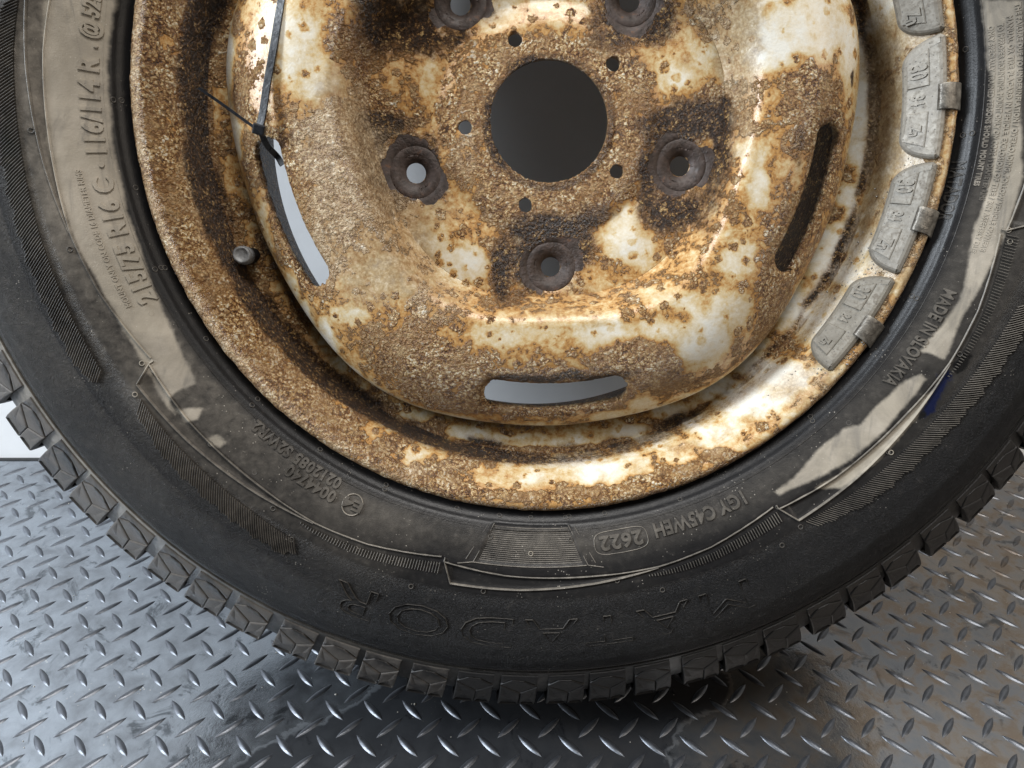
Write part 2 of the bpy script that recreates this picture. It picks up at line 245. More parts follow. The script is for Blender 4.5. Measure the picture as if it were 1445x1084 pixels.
def rusty_paint(name, big=1.0, gloss=.30):
    """cream paint that has blistered into rust; 'rust', 'dark', 'dust', 'bare' come from the mesh"""
    T = NT(name)
    A, D, Du, Ba = T.attr('rust'), T.attr('dark'), T.attr('dust'), T.attr('bare')
    n1 = T.noise(95, 5, .6, .6); n2 = T.noise(330, 5, .65, .3); n3 = T.noise(900, 3, .6)
    F = T.math('ADD', A, T.math('MULTIPLY', T.math('SUBTRACT', n1, .5), 1.05))
    F = T.math('ADD', F, T.math('MULTIPLY', T.math('SUBTRACT', n2, .5), .80))
    # blister spots scattered in the paint
    wob = T.n('ShaderNodeVectorMath', operation='ADD')
    nv = T.n('ShaderNodeTexNoise'); T.put(nv.inputs['Vector'], T.co); nv.inputs['Scale'].default_value = 500; nv.inputs['Detail'].default_value = 3
    sc = T.n('ShaderNodeVectorMath', operation='SCALE'); T.put(sc.inputs[0], nv.outputs['Color']); sc.inputs['Scale'].default_value = .0035
    T.put(wob.inputs[0], T.co); T.put(wob.inputs[1], sc.outputs[0])
    vd = T.voro(135, co=wob.outputs[0]); vr = T.n('ShaderNodeSeparateColor'); T.put(vr.inputs[0], T.voro(135, out='Color', co=wob.outputs[0]))
    size = T.lin(vr.outputs[0], .30, 1.0, 0.0, .46)
    spot = T.math('SUBTRACT', size, vd)
    spotw = T.step(spot, -.10, .12)
    F = T.math('ADD', F, T.math('MULTIPLY', spotw, .42))
    # paint: white, then cream, amber halo, brown
    fine = T.math('MULTIPLY', T.math('SUBTRACT', n3, .5), .12)
    Fp = T.math('ADD', F, fine)
    paint = T.ramp(T.lin(Fp, -.28, .62), [(0.0, (.70, .68, .61)), (.24, (.67, .61, .49)), (.42, (.61, .52, .36)), (.62, (.55, .41, .21)), (.80, (.42, .225, .075)), (1.0, (.13, .045, .012))])
    # rust crust
    g1 = T.noise(620, 6, .72, .5); g2 = T.voro(560, 'F1', co=wob.outputs[0]); g3 = T.noise(1700, 3, .6)
    gc = T.n('ShaderNodeSeparateColor'); T.put(gc.inputs[0], T.voro(560, out='Color', co=wob.outputs[0]))
    gd = T.n('ShaderNodeSeparateColor'); T.put(gd.inputs[0], T.voro(1150, out='Color'))
    g0 = T.noise(170, 5, .62, .7)
    gr = T.math('ADD', T.math('MULTIPLY', g1, .62), T.math('MULTIPLY', gc.outputs[0], .14))
    gr = T.math('ADD', gr, T.math('MULTIPLY', T.math('SUBTRACT', g0, .38), .62))
    gr = T.math('ADD', gr, T.math('MULTIPLY', gd.outputs[0], .13))
    gr = T.math('SUBTRACT', gr, T.math('MULTIPLY', T.step(g2, .35, .75), .20))
    gr = T.math('ADD', gr, .08)
    crust = T.ramp(T.lin(gr, .27, .74), [(0.0, (.022, .008, .003)), (.20, (.085, .030, .008)), (.40, (.22, .095, .028)), (.58, (.42, .235, .082)), (.74, (.63, .44, .21)), (.87, (.82, .68, .43)), (1.0, (.94, .90, .78))])  # palest stops: tan grain tips and painted glints
    crust_mid = T.ramp(T.noise(210, 4, .6), [(.3, (.15, .065, .022)), (.5, (.33, .18, .068)), (.7, (.52, .36, .18))])
    crust = T.mix(T.lin(T.noise(55, 3, .5), .38, .62, .08, .75), crust, crust_mid)
    m = T.step(Fp, .50, .60)
    col = T.mix(m, paint, crust)
    heavy = T.step(F, 1.05, 1.6)
    col = T.mix(T.math('MULTIPLY', heavy, .4), col, (.10, .045, .02))
    # dark stained rust, and shade painted into groove, barrel, disc edge and bolt pockets
    dn = T.step(T.math('ADD', D, T.math('MULTIPLY', T.math('SUBTRACT', n2, .5), .9)), .25, .80)
    darkc = T.ramp(T.lin(gr, .34, .80), [(0.0, (.006, .003, .002)), (.40, (.028, .012, .005)), (.62, (.11, .05, .015)), (.80, (.34, .20, .06)), (1.0, (.62, .46, .22))])
    halo = T.step(T.math('ADD', D, T.math('MULTIPLY', T.math('SUBTRACT', n1, .5), .5)), .02, .50)
    col = T.mix(T.math('MULTIPLY', halo, .55), col, (.17, .080, .026))
    col = T.mix(T.math('MULTIPLY', dn, .93), col, darkc)
    # road dust lying on top
    du = T.step(T.math('ADD', Du, T.math('MULTIPLY', T.math('SUBTRACT', n1, .5), .9)), .25, .85)
    dgr = T.math('ADD', T.math('MULTIPLY', T.noise(150, 6, .7, .8), .6), T.math('MULTIPLY', gr, .45))
    dustc = T.ramp(T.lin(dgr, .34, .74), [(0.0, (.15, .085, .038)), (.35, (.27, .18, .095)), (.6, (.40, .30, .18)), (.85, (.55, .46, .33)), (1.0, (.82, .76, .64))])
    dm = T.math('MULTIPLY', du, .72)
    col = T.mix(dm, col, dustc)
    # bare, dark steel under the nuts
    barec = T.ramp(T.noise(260, 5, .6), [(.25, (.016, .011, .009)), (.45, (.040, .026, .020)), (.62, (.065, .045, .038)), (.75, (.14, .060, .022)), (.9, (.20, .12, .07))])
    bm = T.step(T.math('ADD', Ba, T.math('MULTIPLY', T.math('SUBTRACT', n2, .5), .35)), .45, .55)
    col = T.mix(bm, col, barec)
    crustm = T.math('MAXIMUM', T.math('MAXIMUM', m, dn), T.math('MULTIPLY', du, .6))
    crustb = T.math('MULTIPLY', T.math('MAXIMUM', m, dn), T.lin(du, 0, 1, 1.0, .35))
    rough = T.lin(crustm, 0, 1, gloss, .34)
    rough = T.math('ADD', rough, T.math('MULTIPLY', T.math('SUBTRACT', g1, .5), .35))
    rough = T.math('ADD', rough, T.math('MULTIPLY', bm, .28))
    inv = T.math('SUBTRACT', 1.0, bm)
    amp = T.math('MULTIPLY', T.math('ADD', T.math('MULTIPLY', crustb, .96), .04), T.math('ADD', T.math('MULTIPLY', inv, .8), .2))
    h = T.math('SUBTRACT', T.math('MULTIPLY', g1, 1.2), T.math('MULTIPLY', g2, .7))
    h = T.math('ADD', T.math('MULTIPLY', h, amp), T.math('MULTIPLY', T.math('MULTIPLY', m, inv), .25))
    h = T.math('ADD', h, T.math('MULTIPLY', n3, .05))
    return T.set(Base_Color=col, Roughness=rough, Specular_IOR_Level=.55, Normal=T.bump(h, .0020, 1.0))


def rubber(name, base=(.0058, .0058, .0064), tread=False):
    T = NT(name)
    du, hz, bl, ik = T.attr('dust'), T.attr('haze'), T.attr('blue'), T.attr('ink')
    n1 = T.noise(40, 6, .6, .4); n2 = T.noise(220, 5, .6, .2); n3 = T.noise(1300, 3, .6); big = T.noise(11, 4, .6, .8)
    col = T.mix(n2, base, tuple(c * 1.9 for c in base))
    hzv = T.math('MULTIPLY', hz, T.lin(T.math('ADD', T.math('MULTIPLY', big, .6), T.math('MULTIPLY', n2, .4)), .35, .68, .15, 1.25))
    hzv = T.math('ADD', hzv, T.math('MULTIPLY', T.step(n2, .55, .8), .05))
    f1 = T.noise(820, 4, .72, 1.0); fz = T.attr('fuzz')
    col = T.mix(T.math('MULTIPLY', T.math('MULTIPLY', T.step(f1, .54, .70), fz), T.lin(big, .3, .6, .15, .85)), col, (.046, .046, .051))
    col = T.mix(T.math('MINIMUM', hzv, 1.0), col, T.mix(n1, (.30, .27, .23), (.40, .355, .295)))
    dn = T.step(T.math('ADD', du, T.math('ADD', T.math('MULTIPLY', T.math('SUBTRACT', n2, .5), .22), T.math('MULTIPLY', T.math('SUBTRACT', n1, .5), .30))), .38, .64)
    dustc = T.mix(T.step(n1, .35, .7), (.31, .275, .22), (.41, .365, .30))
    smear = T.n('ShaderNodeMapping'); T.put(smear.inputs[0], T.co); smear.inputs['Scale'].default_value = (1, .25, 1); smear.inputs['Rotation'].default_value = (0, 0, .6)
    dustc = T.mix(T.math('MULTIPLY', T.step(T.noise(70, 4, .6, 1.0, co=smear.outputs[0]), .48, .66), .55), dustc, (.15, .14, .125))
    col = T.mix(T.math('MULTIPLY', dn, T.lin(T.noise(28, 6, .65, 1.2), .35, .62, .62, 1.0)), col, dustc)
    spk = T.math('MULTIPLY', T.math('LESS_THAN', T.voro(430), .13), T.step(T.noise(60, 3), .5, .7))
    col = T.mix(T.math('MULTIPLY', spk, .6), col, (.5, .46, .40))
    col = T.mix(T.step(T.math('ADD', bl, T.math('MULTIPLY', T.math('SUBTRACT', n2, .5), .8)), .38, .62), col, (.004, .007, .030))
    col = T.mix(T.step(T.math('ADD', ik, T.math('MULTIPLY', T.math('SUBTRACT', n2, .5), .5)), .42, .58), col, (.006, .006, .006))
    rough = T.math('ADD', T.math('ADD', T.lin(dn, 0, 1, .38, .75), T.math('MULTIPLY', fz, .10)), T.math('MULTIPLY', T.math('SUBTRACT', n1, .5), .2))
    h = T.math('ADD', T.math('MULTIPLY', n3, .10), T.math('MULTIPLY', T.math('MULTIPLY', f1, fz), 2.6))
    h = T.math('ADD', h, T.math('MULTIPLY', n2, .15))
    return T.set(Base_Color=col, Roughness=rough, Specular_IOR_Level=T.lin(fz, 0, 1, .32, .20), Normal=T.bump(h, .0010, 1.0))


def simple(name, col, rough=.5, metal=0.0, var=.25, scale=300, bumpd=.0002, col2=None):
    T = NT(name)
    n = T.noise(scale, 5, .6, .3)
    c = T.mix(T.step(n, .3, .7), tuple(x * (1 - var) for x in col), col2 or tuple(min(1, x * (1 + var)) for x in col))
    return T.set(Base_Color=c, Roughness=T.lin(n, .3, .7, rough * .85, min(1, rough * 1.15)), Metallic=metal, Normal=T.bump(T.noise(scale * 3, 3), bumpd))


M_disc = rusty_paint('blistered_cream_paint')
M_rim = rusty_paint('blistered_cream_rim_paint', gloss=.26)
M_rub = rubber('dusty_rubber')
M_trd = rubber('tread_rubber', (.020, .019, .019))


def floor_mat():
    T = NT('worn_tread_plate')
    n1 = T.noise(9, 5, .6, .5); n2 = T.noise(60, 6, .65, .4); n3 = T.noise(500, 4, .6); 
    base = T.mix(n2, (.13, .14, .155), (.22, .235, .255))
    film = T.step(T.math('ADD', T.math('MULTIPLY', n1, .5), T.math('MULTIPLY', n2, .5)), .36, .60)
    gx = T.n('ShaderNodeSeparateXYZ'); T.put(gx.inputs[0], T.co)
    dustc = T.mix(T.step(T.math('ADD', gx.outputs[0], T.math('MULTIPLY', T.math('SUBTRACT', n1, .5), .3)), -.12, .30), (.29, .32, .355), (.26, .225, .185))
    col = T.mix(T.math('MULTIPLY', film, .72), base, dustc)
    dk = T.step(T.noise(26, 6, .7, 1.5), .55, .66)
    col = T.mix(T.math('MULTIPLY', dk, .7), col, (.035, .04, .045))
    spk = T.math('MULTIPLY', T.math('LESS_THAN', T.voro(230), .10), T.step(T.noise(30, 3), .5, .65))
    col = T.mix(spk, col, (.6, .58, .54))
    rfl = T.step(T.math('ADD', T.attr('tyre_refl'), T.math('MULTIPLY', T.math('SUBTRACT', n2, .5), .7)), .42, .62)
    brown = T.math('MULTIPLY', T.step(T.math('ADD', gx.outputs[0], T.math('MULTIPLY', n1, .3)), .15, .45), T.step(n2, .45, .62))
    col = T.mix(T.math('MULTIPLY', brown, .6), col, (.16, .115, .075))
    col = T.mix(T.math('MULTIPLY', rfl, .93), col, (.006, .0065, .008))  # near-black colour paints the tyre's reflection on the plate
    rough = T.lin(film, 0, 1, .12, .24)
    rough = T.math('ADD', rough, T.math('MULTIPLY', T.math('SUBTRACT', n2, .5), .15))
    h = T.math('ADD', T.math('MULTIPLY', n2, .6), T.math('MULTIPLY', n3, .2))
    return T.set(Base_Color=col, Roughness=rough, Metallic=T.lin(rfl, 0, 1, .85, .0), Specular_IOR_Level=.5, Normal=T.bump(h, .0004, .8))


M_floor = floor_mat()
M_loz = M_floor.copy(); M_loz.name = 'worn_lozenge_steel'
for nd_ in M_loz.node_tree.nodes:
    if nd_.type == 'BSDF_PRINCIPLED': nd_.inputs['Specular IOR Level'].default_value = .4; lk_ = [l for l in M_loz.node_tree.links if l.to_socket == nd_.inputs['Metallic']]; [M_loz.node_tree.links.remove(l) for l in lk_]; nd_.inputs['Metallic'].default_value = .75; bl_ = [l for l in M_loz.node_tree.links if l.to_socket == nd_.inputs['Base Color']][0].from_socket; mx_ = M_loz.node_tree.nodes.new('ShaderNodeMix'); mx_.data_type = 'RGBA'; mx_.blend_type = 'MULTIPLY'; mx_.inputs[0].default_value = 1; mx_.inputs[7].default_value = (.50, .50, .52, 1); M_loz.node_tree.links.new(bl_, mx_.inputs[6]); M_loz.node_tree.links.new(mx_.outputs[2], nd_.inputs['Base Color'])
    if nd_.type == 'MAP_RANGE' and abs(nd_.inputs['To Min'].default_value - .12) < .001 and abs(nd_.inputs['To Max'].default_value - .24) < .001: nd_.inputs['To Min'].default_value = .30; nd_.inputs['To Max'].default_value = .46

# ------------------------------------------------------------------ the setting
fx0, fx1, fy0, fy1 = -3.0, 3.0, -1.5, 0.640
nx, ny = 60, 26
gx = np.r_[np.linspace(fx0, -.7, 12), np.arange(-.695, .7, .005), np.linspace(.7, fx1, 12)]; gy = np.r_[np.linspace(fy0, .15, 14), np.arange(.155, .636, .005), fy1]
nx, ny = len(gx), len(gy)
GX, GY = np.meshgrid(gx, gy)
fv = np.stack([GX.ravel(), GY.ravel(), np.zeros(nx * ny)], 1)
REFL_POLY = [(-.20, .27), (-.165, .30), (-.13, .325), (-.10, .355), (-.085, .38), (-.05, .41), (.12, .41), (.16, .36), (.15, .335), (.115, .32), (.10, .30), (.115, .27), (.09, .20), (-.22, .20)]  # outline of the tyre's dark reflection, painted into the plate
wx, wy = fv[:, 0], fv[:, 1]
tyre_refl = np.clip(.5 + (polysdf(wx, wy, REFL_POLY) + .012 * fnoise(wx * 1000, wy * 1000, 40, 3, 4)) / .030, 0, 1)
floor = link('floor_plate', mesh('floor_plate', fv, grid_faces(nx, ny, False), M_floor, attrs={'tyre_refl': tyre_refl}), kind='structure')

# lozenges: a long lens with a rounded ridge
def lozenge():
    L, Wd, H = .0112, .0025, .0012
    k = 9; vs_, fs = [], []
    for i in range(k):
        t = -1 + 2 * i / (k - 1); w = Wd * (1 - t * t) ** .8 + .0001; hh = H * (1 - t * t) ** .55
        vs_ += [(t * L, -w, -.0002), (t * L, -w * .45, hh * .85), (t * L, 0, hh), (t * L, w * .45, hh * .85), (t * L, w, -.0002)]
    for i in range(k - 1):
        for j in range(4):
            a = i * 5 + j; fs.append((a, a + 5, a + 6, a + 1))
    return np.array(vs_), fs


lv, lf = lozenge()
lz_mesh = mesh('raised_lozenge', lv, lf, M_loz)
P_A, P_B = .0275, .0272
spots = []
for j in range(-60, 14):
    for half in (0, 1):
        y = .3038 + P_B * (j + .5 * half)
        if not (fy0 + .02 < y < fy1 - .012): continue
        for k in range(-108, 108):
            x = P_A * (k + .43 + .5 * half)
            if abs(x) > 2.95: continue
            spots.append((x, y, rad(135 if half == 0 else 45)))


def cam_px(x, y):
    f = y * math.cos(PITCH) + CAM_H * math.sin(PITCH)
    if f < .05: return None
    return 722.5 + 1010 * x / f, 542 - 1010 * (y * math.sin(PITCH) - CAM_H * math.cos(PITCH)) / f


def vis_key(s):
    p = cam_px(s[0], s[1])
    inside = p and -20 < p[0] < 1465 and -20 < p[1] < 1104
    hidden = inside and ((p[0] - 785) / 800) ** 2 + ((p[1] - 60) / 905) ** 2 < 1 and p[1] < 960
    return (0 if inside and not hidden else 1, s[0] ** 2 + (s[1] - .1) ** 2)


spots.sort(key=vis_key)
for x, y, a in spots[:300]:
    o = link('raised_lozenge', lz_mesh, floor, loc=(x, y, 0)); o.rotation_euler = (0, 0, a)
rest = [s for s in spots[300:] if abs(s[0]) < 1.3 and s[1] > -.7]
RV, RF = [], []
lfa = np.array(lf)
for q, (x, y, a) in enumerate(rest):
    c, s = math.cos(a), math.sin(a)
    RV.append(np.stack([lv[:, 0] * c - lv[:, 1] * s + x, lv[:, 0] * s + lv[:, 1] * c + y, lv[:, 2]], 1)); RF.append(lfa + q * len(lv))
link('raised_lozenges', mesh('raised_lozenges', np.concatenate(RV), np.concatenate(RF), M_loz), floor, kind='stuff')

# scattered grit on the plate
GV, GF = [], []
for q in range(520):
    x = random.uniform(-.75, .75); y = random.uniform(.2, .6); s = random.choice([.0003, .0004, .0005, .0007]) * random.uniform(.7, 1.3)
    if random.random() < .04: s *= 1.8
    pts = np.array([(1, 0, 0), (-1, 0, 0), (0, 1, 0), (0, -1, 0), (0, 0, 1), (0, 0, -.6)]) * s * rng.uniform(.6, 1.2, (6, 3))
    GV.append(pts + (x, y, s * .5)); GF.append(np.array([(0, 2, 4), (2, 1, 4), (1, 3, 4), (3, 0, 4), (2, 0, 5), (1, 2, 5), (3, 1, 5), (0, 3, 5)]) + q * 6)
link('grit', mesh('grit', np.concatenate(GV), np.concatenate(GF), simple('pale_grit', (.55, .52, .46), .8), smooth=False), kind='stuff',
     label='pale grit and dust crumbs scattered over the tread plate')

# white board behind the wheel, its foot on the end of the plate, leaning a little
BT = .012
tilt = rad(6.9)
M_wall = simple('white_board', (.78, .79, .80), .45, 0, .04, 12, .0003)
wn = Vector((0, -math.cos(tilt), math.sin(tilt))); wu = Vector((0, math.sin(tilt), math.cos(tilt)))
wv, wf = [], []
o0 = Vector((0, .6405, .0))
for dx in (-2.2, 2.2):
    for hgt in (-.02, 2.2):
        for dd in (0, BT):
            wv.append(o0 + Vector((dx, 0, 0)) + wu * hgt - wn * dd)
wf = [(0, 1, 3, 2), (4, 6, 7, 5), (0, 2, 6, 4), (1, 5, 7, 3), (2, 3, 7, 6), (0, 4, 5, 1)]
link('white_wall', mesh('white_wall', [tuple(v) for v in wv], wf, M_wall, smooth=False), kind='structure', label='smooth white wall panel behind the wheel')
# dark seam where the wall meets the plate
sv = [(-2.2, .6365, -.02), (2.2, .6365, -.02), (2.2, .6400, -.02), (-2.2, .6400, -.02), (-2.2, .6365, .0012), (2.2, .6365, .0012), (2.2, .6400, .0012), (-2.2, .6400, .0012)]
link('seam_strip', mesh('seam_strip', sv, [(0, 3, 2, 1), (4, 5, 6, 7), (0, 1, 5, 4), (1, 2, 6, 5), (2, 3, 7, 6), (3, 0, 4, 7)], simple('dark_sealant', (.02, .02, .02), .7), smooth=False), kind='structure')

# ------------------------------------------------------------------ wheel root
root = link('wheel', None, label='old van wheel, rusty cream steel rim and dusty black tyre, standing on tread plate', cat='wheel')
root.matrix_world = Matrix.Translation(lw(BASE_L.x * 1000, BASE_L.y * 1000, BASE_L.z * 1000)) @ ROT.to_4x4()
OFF = -BASE_L
TH0 = -88.0     # direction of one bolt hole

# ------------------------------------------------------------------ tyre
TP = np.array([(203, -26), (211, -19), (218, -13), (222, -8), (225, -4.2), (227.6, -1.6), (228.2, -.2), (229, .6), (233, 3), (240, 6.5), (250, 10.5), (262, 14), (275, 16.5), (288, 17),
               (300, 14.5), (310, 10), (318, 4), (320.6, 1.6), (321.2, .2), (321.9, .1), (322.4, 1.0), (326, -2), (333, -6.5), (341, -13), (348, -20), (352, -27), (354.5, -40), (356, -66), (356.5, -100)], float)
_d = np.r_[0, np.cumsum(np.hypot(*np.diff(TP, axis=0).T))]


def tz(r):
    return np.interp(r, TP[:26, 0], TP[:26, 1])


# smoothed sampling of the profile
s_s = np.r_[np.arange(0, _d[16], 1.25), np.arange(_d[16], _d[21], .45), np.arange(_d[21], _d[25], 2.0), np.arange(_d[25], _d[-1], 6)]


def smooth_profile(P, d, s, w):
    out = np.zeros((len(s), 2))
    for k in (-1, 0, 1):
        out += np.stack([np.interp(s + k * w, d, P[:, 0]), np.interp(s + k * w, d, P[:, 1])], 1)
    return out / 3


pr = smooth_profile(TP, _d, s_s, 1.6)
fineb = (s_s > _d[15] + 3) & (s_s < _d[21] - 1) | (s_s > _d[4]) & (s_s < _d[8])
pr[fineb] = np.stack([np.interp(s_s, _d, TP[:, 0]), np.interp(s_s, _d, TP[:, 1])], 1)[fineb]
NT_ = 1500
th = np.linspace(0, 2 * np.pi, NT_, endpoint=False)
R_, Z_ = pr[:, 0][:, None], pr[:, 1][:, None]
TX, TY_ = R_ * np.cos(th), R_ * np.sin(th)
TZ = np.repeat(Z_, NT_, 1)
RR = np.repeat(R_, NT_, 1); TT = np.degrees(np.repeat(th[None], len(pr), 0)); TT = (TT + 180) % 360 - 180


def line_in(t):   # radii of the two raised decor lines inside one 45 degree module (t = 0..45)
    return np.interp(t, [0, 8, 20, 28, 35, 44.5], [252.6, 255.2, 256.2, 257.2, 255.5, 250.2])


def line_out(t):
    return np.interp(t, [1.3, 10, 20, 28], [263.4, 262.6, 260.2, 257.6])


# tiny wobble, decor steps, embossed outlines
TZ += .25 * fnoise(TX, TY_, 60, 3, 2)
tm = (TT - (-148.5)) % 45.0
step_ = np.clip((RR - line_in(tm)) / .7, 0, 1)
TZ -= step_ * .7 * np.clip((300 - RR) / 20, 0, 1)
wedge = np.clip((RR - line_in(tm)) / .8, 0, 1) * np.clip((line_out(tm) - RR) / .8, 0, 1) * (tm < 28) * (tm > 1.2)
TZ -= wedge * .8
# trapezoid panel under the hub at the bottom
tt = TT - (-92.2)
hw = np.interp(RR, [226, 250], [5.3, 7.4])
panel = np.clip((hw - np.abs(tt)) / .25, 0, 1) * np.clip((RR - 228.5) / .6, 0, 1) * np.clip((249.5 - RR) / .6, 0, 1)
TZ -= panel * .8
# large worn brand letters are only outlines in the texture of the outer wall
fuzz = np.clip((RR - 266) / 10, 0, 1) * np.clip((319 - RR) / 3, 0, 1)
TZ += fuzz * .35 * fnoise(TX, TY_, 5, 5, 2)

X, Y = TX.ravel(), TY_.ravel()
dust = np.zeros_like(X); BLUE_W = 6
wob = fnoise(X, Y, 14, 9, 4) * 2.2
for P in TYRE_DUST:
    bb = np.array(P); lo = bb.min(0) - 12; hi = bb.max(0) + 12
    m = (X > lo[0]) & (X < hi[0]) & (Y > lo[1]) & (Y < hi[1])
    s = polysdf(X[m], Y[m], P)
    dust[m] = np.maximum(dust[m], np.clip(.5 + (s + wob[m] * .5) / 9, 0, 1))


def pmask(L, w):
    a = np.zeros_like(X)
    for P in L:
        bb = np.array(P); lo = bb.min(0) - 6; hi = bb.max(0) + 6
        m = (X > lo[0]) & (X < hi[0]) & (Y > lo[1]) & (Y < hi[1])
        a[m] = np.maximum(a[m], np.clip(.5 + polysdf(X[m], Y[m], P) / w, 0, 1))
    return a


rr, ttf = RR.ravel(), TT.ravel()
tl = (ttf % 360)                                     # 0..360, left = 180
# dry film that thins outwards; stronger on the left and the right shoulder
left = np.clip((np.where(tl > 90, 1, 0) * (1 - np.abs(tl - 180) / 75)), 0, 1)
right = np.clip(1 - np.abs(((tl + 180) % 360) - 180 + 5) / 55, 0, 1)
haze = (.02 + .55 * left * np.clip((285 - rr) / 25, 0, 1) + .12 * right * np.clip((290 - rr) / 30, 0, 1)) * np.clip((rr - 231) / 4, 0, 1)
haze += .16 * left * (rr > 285)
haze += np.clip((rr - 320) / 3, 0, 1) * (.12 + .50 * np.clip(left * 2, 0, 1))
haze *= np.where((rr > 300) & (tl > 262) & (tl < 330), .35, 1)  # film cut back to paint the downward-facing lower wall in shade
haze += np.clip(1 - np.abs(rr - 238) / 14, 0, 1) * .16 * np.clip(1 - np.abs(tl - 270) / 80, 0, 1)  # pale band paints the sheen of the flat wall at the bottom
haze *= 1 - .9 * np.clip((231 - rr) / 1.5, 0, 1)
tyre_me = mesh('tyre', np.stack([X, Y, TZ.ravel()], 1) * .001, grid_faces(NT_, len(pr), True), M_rub,
               attrs={'dust': dust, 'haze': np.clip(haze, 0, 1), 'blue': pmask(TYRE_BLUE, 11), 'ink': pmask(TYRE_INK, 12), 'fuzz': (fuzz * 1.0).ravel()})
tyre = link('tyre', tyre_me, root, loc=OFF)

# back half of the tyre: tread crown, far sidewall, inner liner
BP = [(354.5, -100), (354, -134), (350, -146), (341, -160), (326, -171), (305, -187), (288, -190), (262, -187), (240, -179), (222, -165), (205, -160), (200, -150), (214, -140), (250, -160), (290, -168), (330, -150), (342, -120), (343, -86), (342, -50), (325, -20), (290, -8), (250, -12), (214, -32), (203, -28)]
nb = 240; tb = np.linspace(0, 2 * np.pi, nb, endpoint=False)
bp = np.array(BP, float)
bv = np.stack([bp[:, 0][:, None] * np.cos(tb), bp[:, 0][:, None] * np.sin(tb), np.repeat(bp[:, 1][:, None], nb, 1)], 2).reshape(-1, 3) * .001
zer = np.zeros(len(bv))
link('carcass', mesh('carcass', bv, grid_faces(nb, len(bp), True), M_rub, attrs={'dust': zer, 'haze': zer + .1, 'blue': zer, 'ink': zer, 'fuzz': zer}), tyre)

# tread blocks: outer shoulder blocks each made of four pieces parted by sipes
SHO = np.array([(323.5, -.3, .55, .84), (330, -3.0, .60, .80), (343, -10, .70, .71), (354.6, -19, .84, .54), (359.2, -25.5, .97, .25), (361.2, -34, 1, 0), (362, -62, 1, 0)])
SW = np.array([0, .22, .58, .92, 1.05, 1.25, 2.0])


def sho(s_mm, w, h):
    r = np.interp(w, SW, SHO[:, 0]); z = np.interp(w, SW, SHO[:, 1])
    nr = np.interp(w, SW, SHO[:, 2]); nz = np.interp(w, SW, SHO[:, 3])
    hh = h * min(1, .16 + w * .95) * 4.6
    hh -= 0.0
    a = s_mm / 330.0
    r2 = r - 4.2 * min(1, w * 1.05) + nr * hh; z2 = z - 2.5 * min(1, w) * (1 if w < 1 else 0) + nz * hh
    return (r2 * math.cos(a), r2 * math.sin(a), z2)


def inset(P, d):
    P = [Vector((p[0], p[1])) for p in P]; c = sum(P, Vector((0, 0))) / len(P); out = []
    n = len(P)
    area2 = sum(P[i].x * P[(i + 1) % n].y - P[(i + 1) % n].x * P[i].y for i in range(n)); sg = 1 if area2 > 0 else -1
    for i in range(n):
        a, b, e = P[i - 1], P[i], P[(i + 1) % n]
        n1 = Vector((-(b - a).y, (b - a).x)).normalized() * sg; n2 = Vector((-(e - b).y, (e - b).x)).normalized() * sg
        m = (n1 + n2); m = m / max(.25, m.dot(n1)) if m.length > 1e-6 else n1
        out.append(b + m * d)
    return out


# (u across mm, w) with w scaled by 30 mm for insetting
BWD = 22.4
PIECES = [
    ([(0, .06), (1, .06), (1, .34), (.62, .20), (.30, .17), (0, .31)], .86),
    ([(0, .34), (.30, .20), (.62, .22), (1, .37), (.56, .56)], .98),
    ([(0, .34), (.56, .56), (.56, 1.05), (0, 1.05)], 1.08),
    ([(1, .37), (1, 1.05), (.56, 1.05), (.56, .56)], 1.04),
    ([(0, 1.06), (.56, 1.06), (.56, 2.0), (0, 2.0)], 1.10),
    ([(.56, 1.06), (1, 1.06), (1, 2.0), (.56, 2.0)], 1.04),
]


def block_mesh(var):
    vs_, fs, hz = [], [], []
    rr_ = random.Random(var)
    for P, h in PIECES:
        h = h + rr_.uniform(-.04, .04)
        Q = [((p[0] - .5) * BWD + rr_.uniform(-.15, .15), p[1] * 30) for p in P]
        dense = []
        for i in range(len(Q)):
            a, b = Q[i], Q[(i + 1) % len(Q)]; L = math.dist(a, b); k = max(1, int(L / 4))
            for j in range(k): dense.append((a[0] + (b[0] - a[0]) * j / k, a[1] + (b[1] - a[1]) * j / k))
        rings = [(inset(dense, .0), 0.0), (inset(dense, .14), h - .10), (inset(dense, .60), h), (inset(dense, 1.6), h + .01)]
        base = len(vs_); n = len(dense)
        for ring, hh in rings:
            for p in ring: vs_.append(sho(p.x, max(0, p.y / 30), hh))
        for k in range(3):
            for i in range(n):
                fs.append((base + k * n + i, base + k * n + (i + 1) % n, base + (k + 1) * n + (i + 1) % n, base + (k + 1) * n + i))
        # fill with centre fan
        cx = sum(p.x for p in rings[-1][0]) / n; cy = sum(p.y for p in rings[-1][0]) / n
        vs_.append(sho(cx, max(0, cy / 30), h + .01)); ci = len(vs_) - 1
        for i in range(n): fs.append((base + 3 * n + i, base + 3 * n + (i + 1) % n, ci))
    return vs_, fs


def tread_mat(name, haze):
    T = NT(name)
    n1 = T.noise(70, 5, .6, .5); n2 = T.noise(400, 4, .6)
    oi = T.n('ShaderNodeObjectInfo')
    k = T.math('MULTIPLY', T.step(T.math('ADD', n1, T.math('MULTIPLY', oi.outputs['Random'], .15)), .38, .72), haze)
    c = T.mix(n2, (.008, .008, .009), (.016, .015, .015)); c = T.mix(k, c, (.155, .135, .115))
    return T.set(Base_Color=c, Roughness=T.lin(n1, .3, .7, .42, .62), Normal=T.bump(T.math('ADD', n2, n1), .0003))


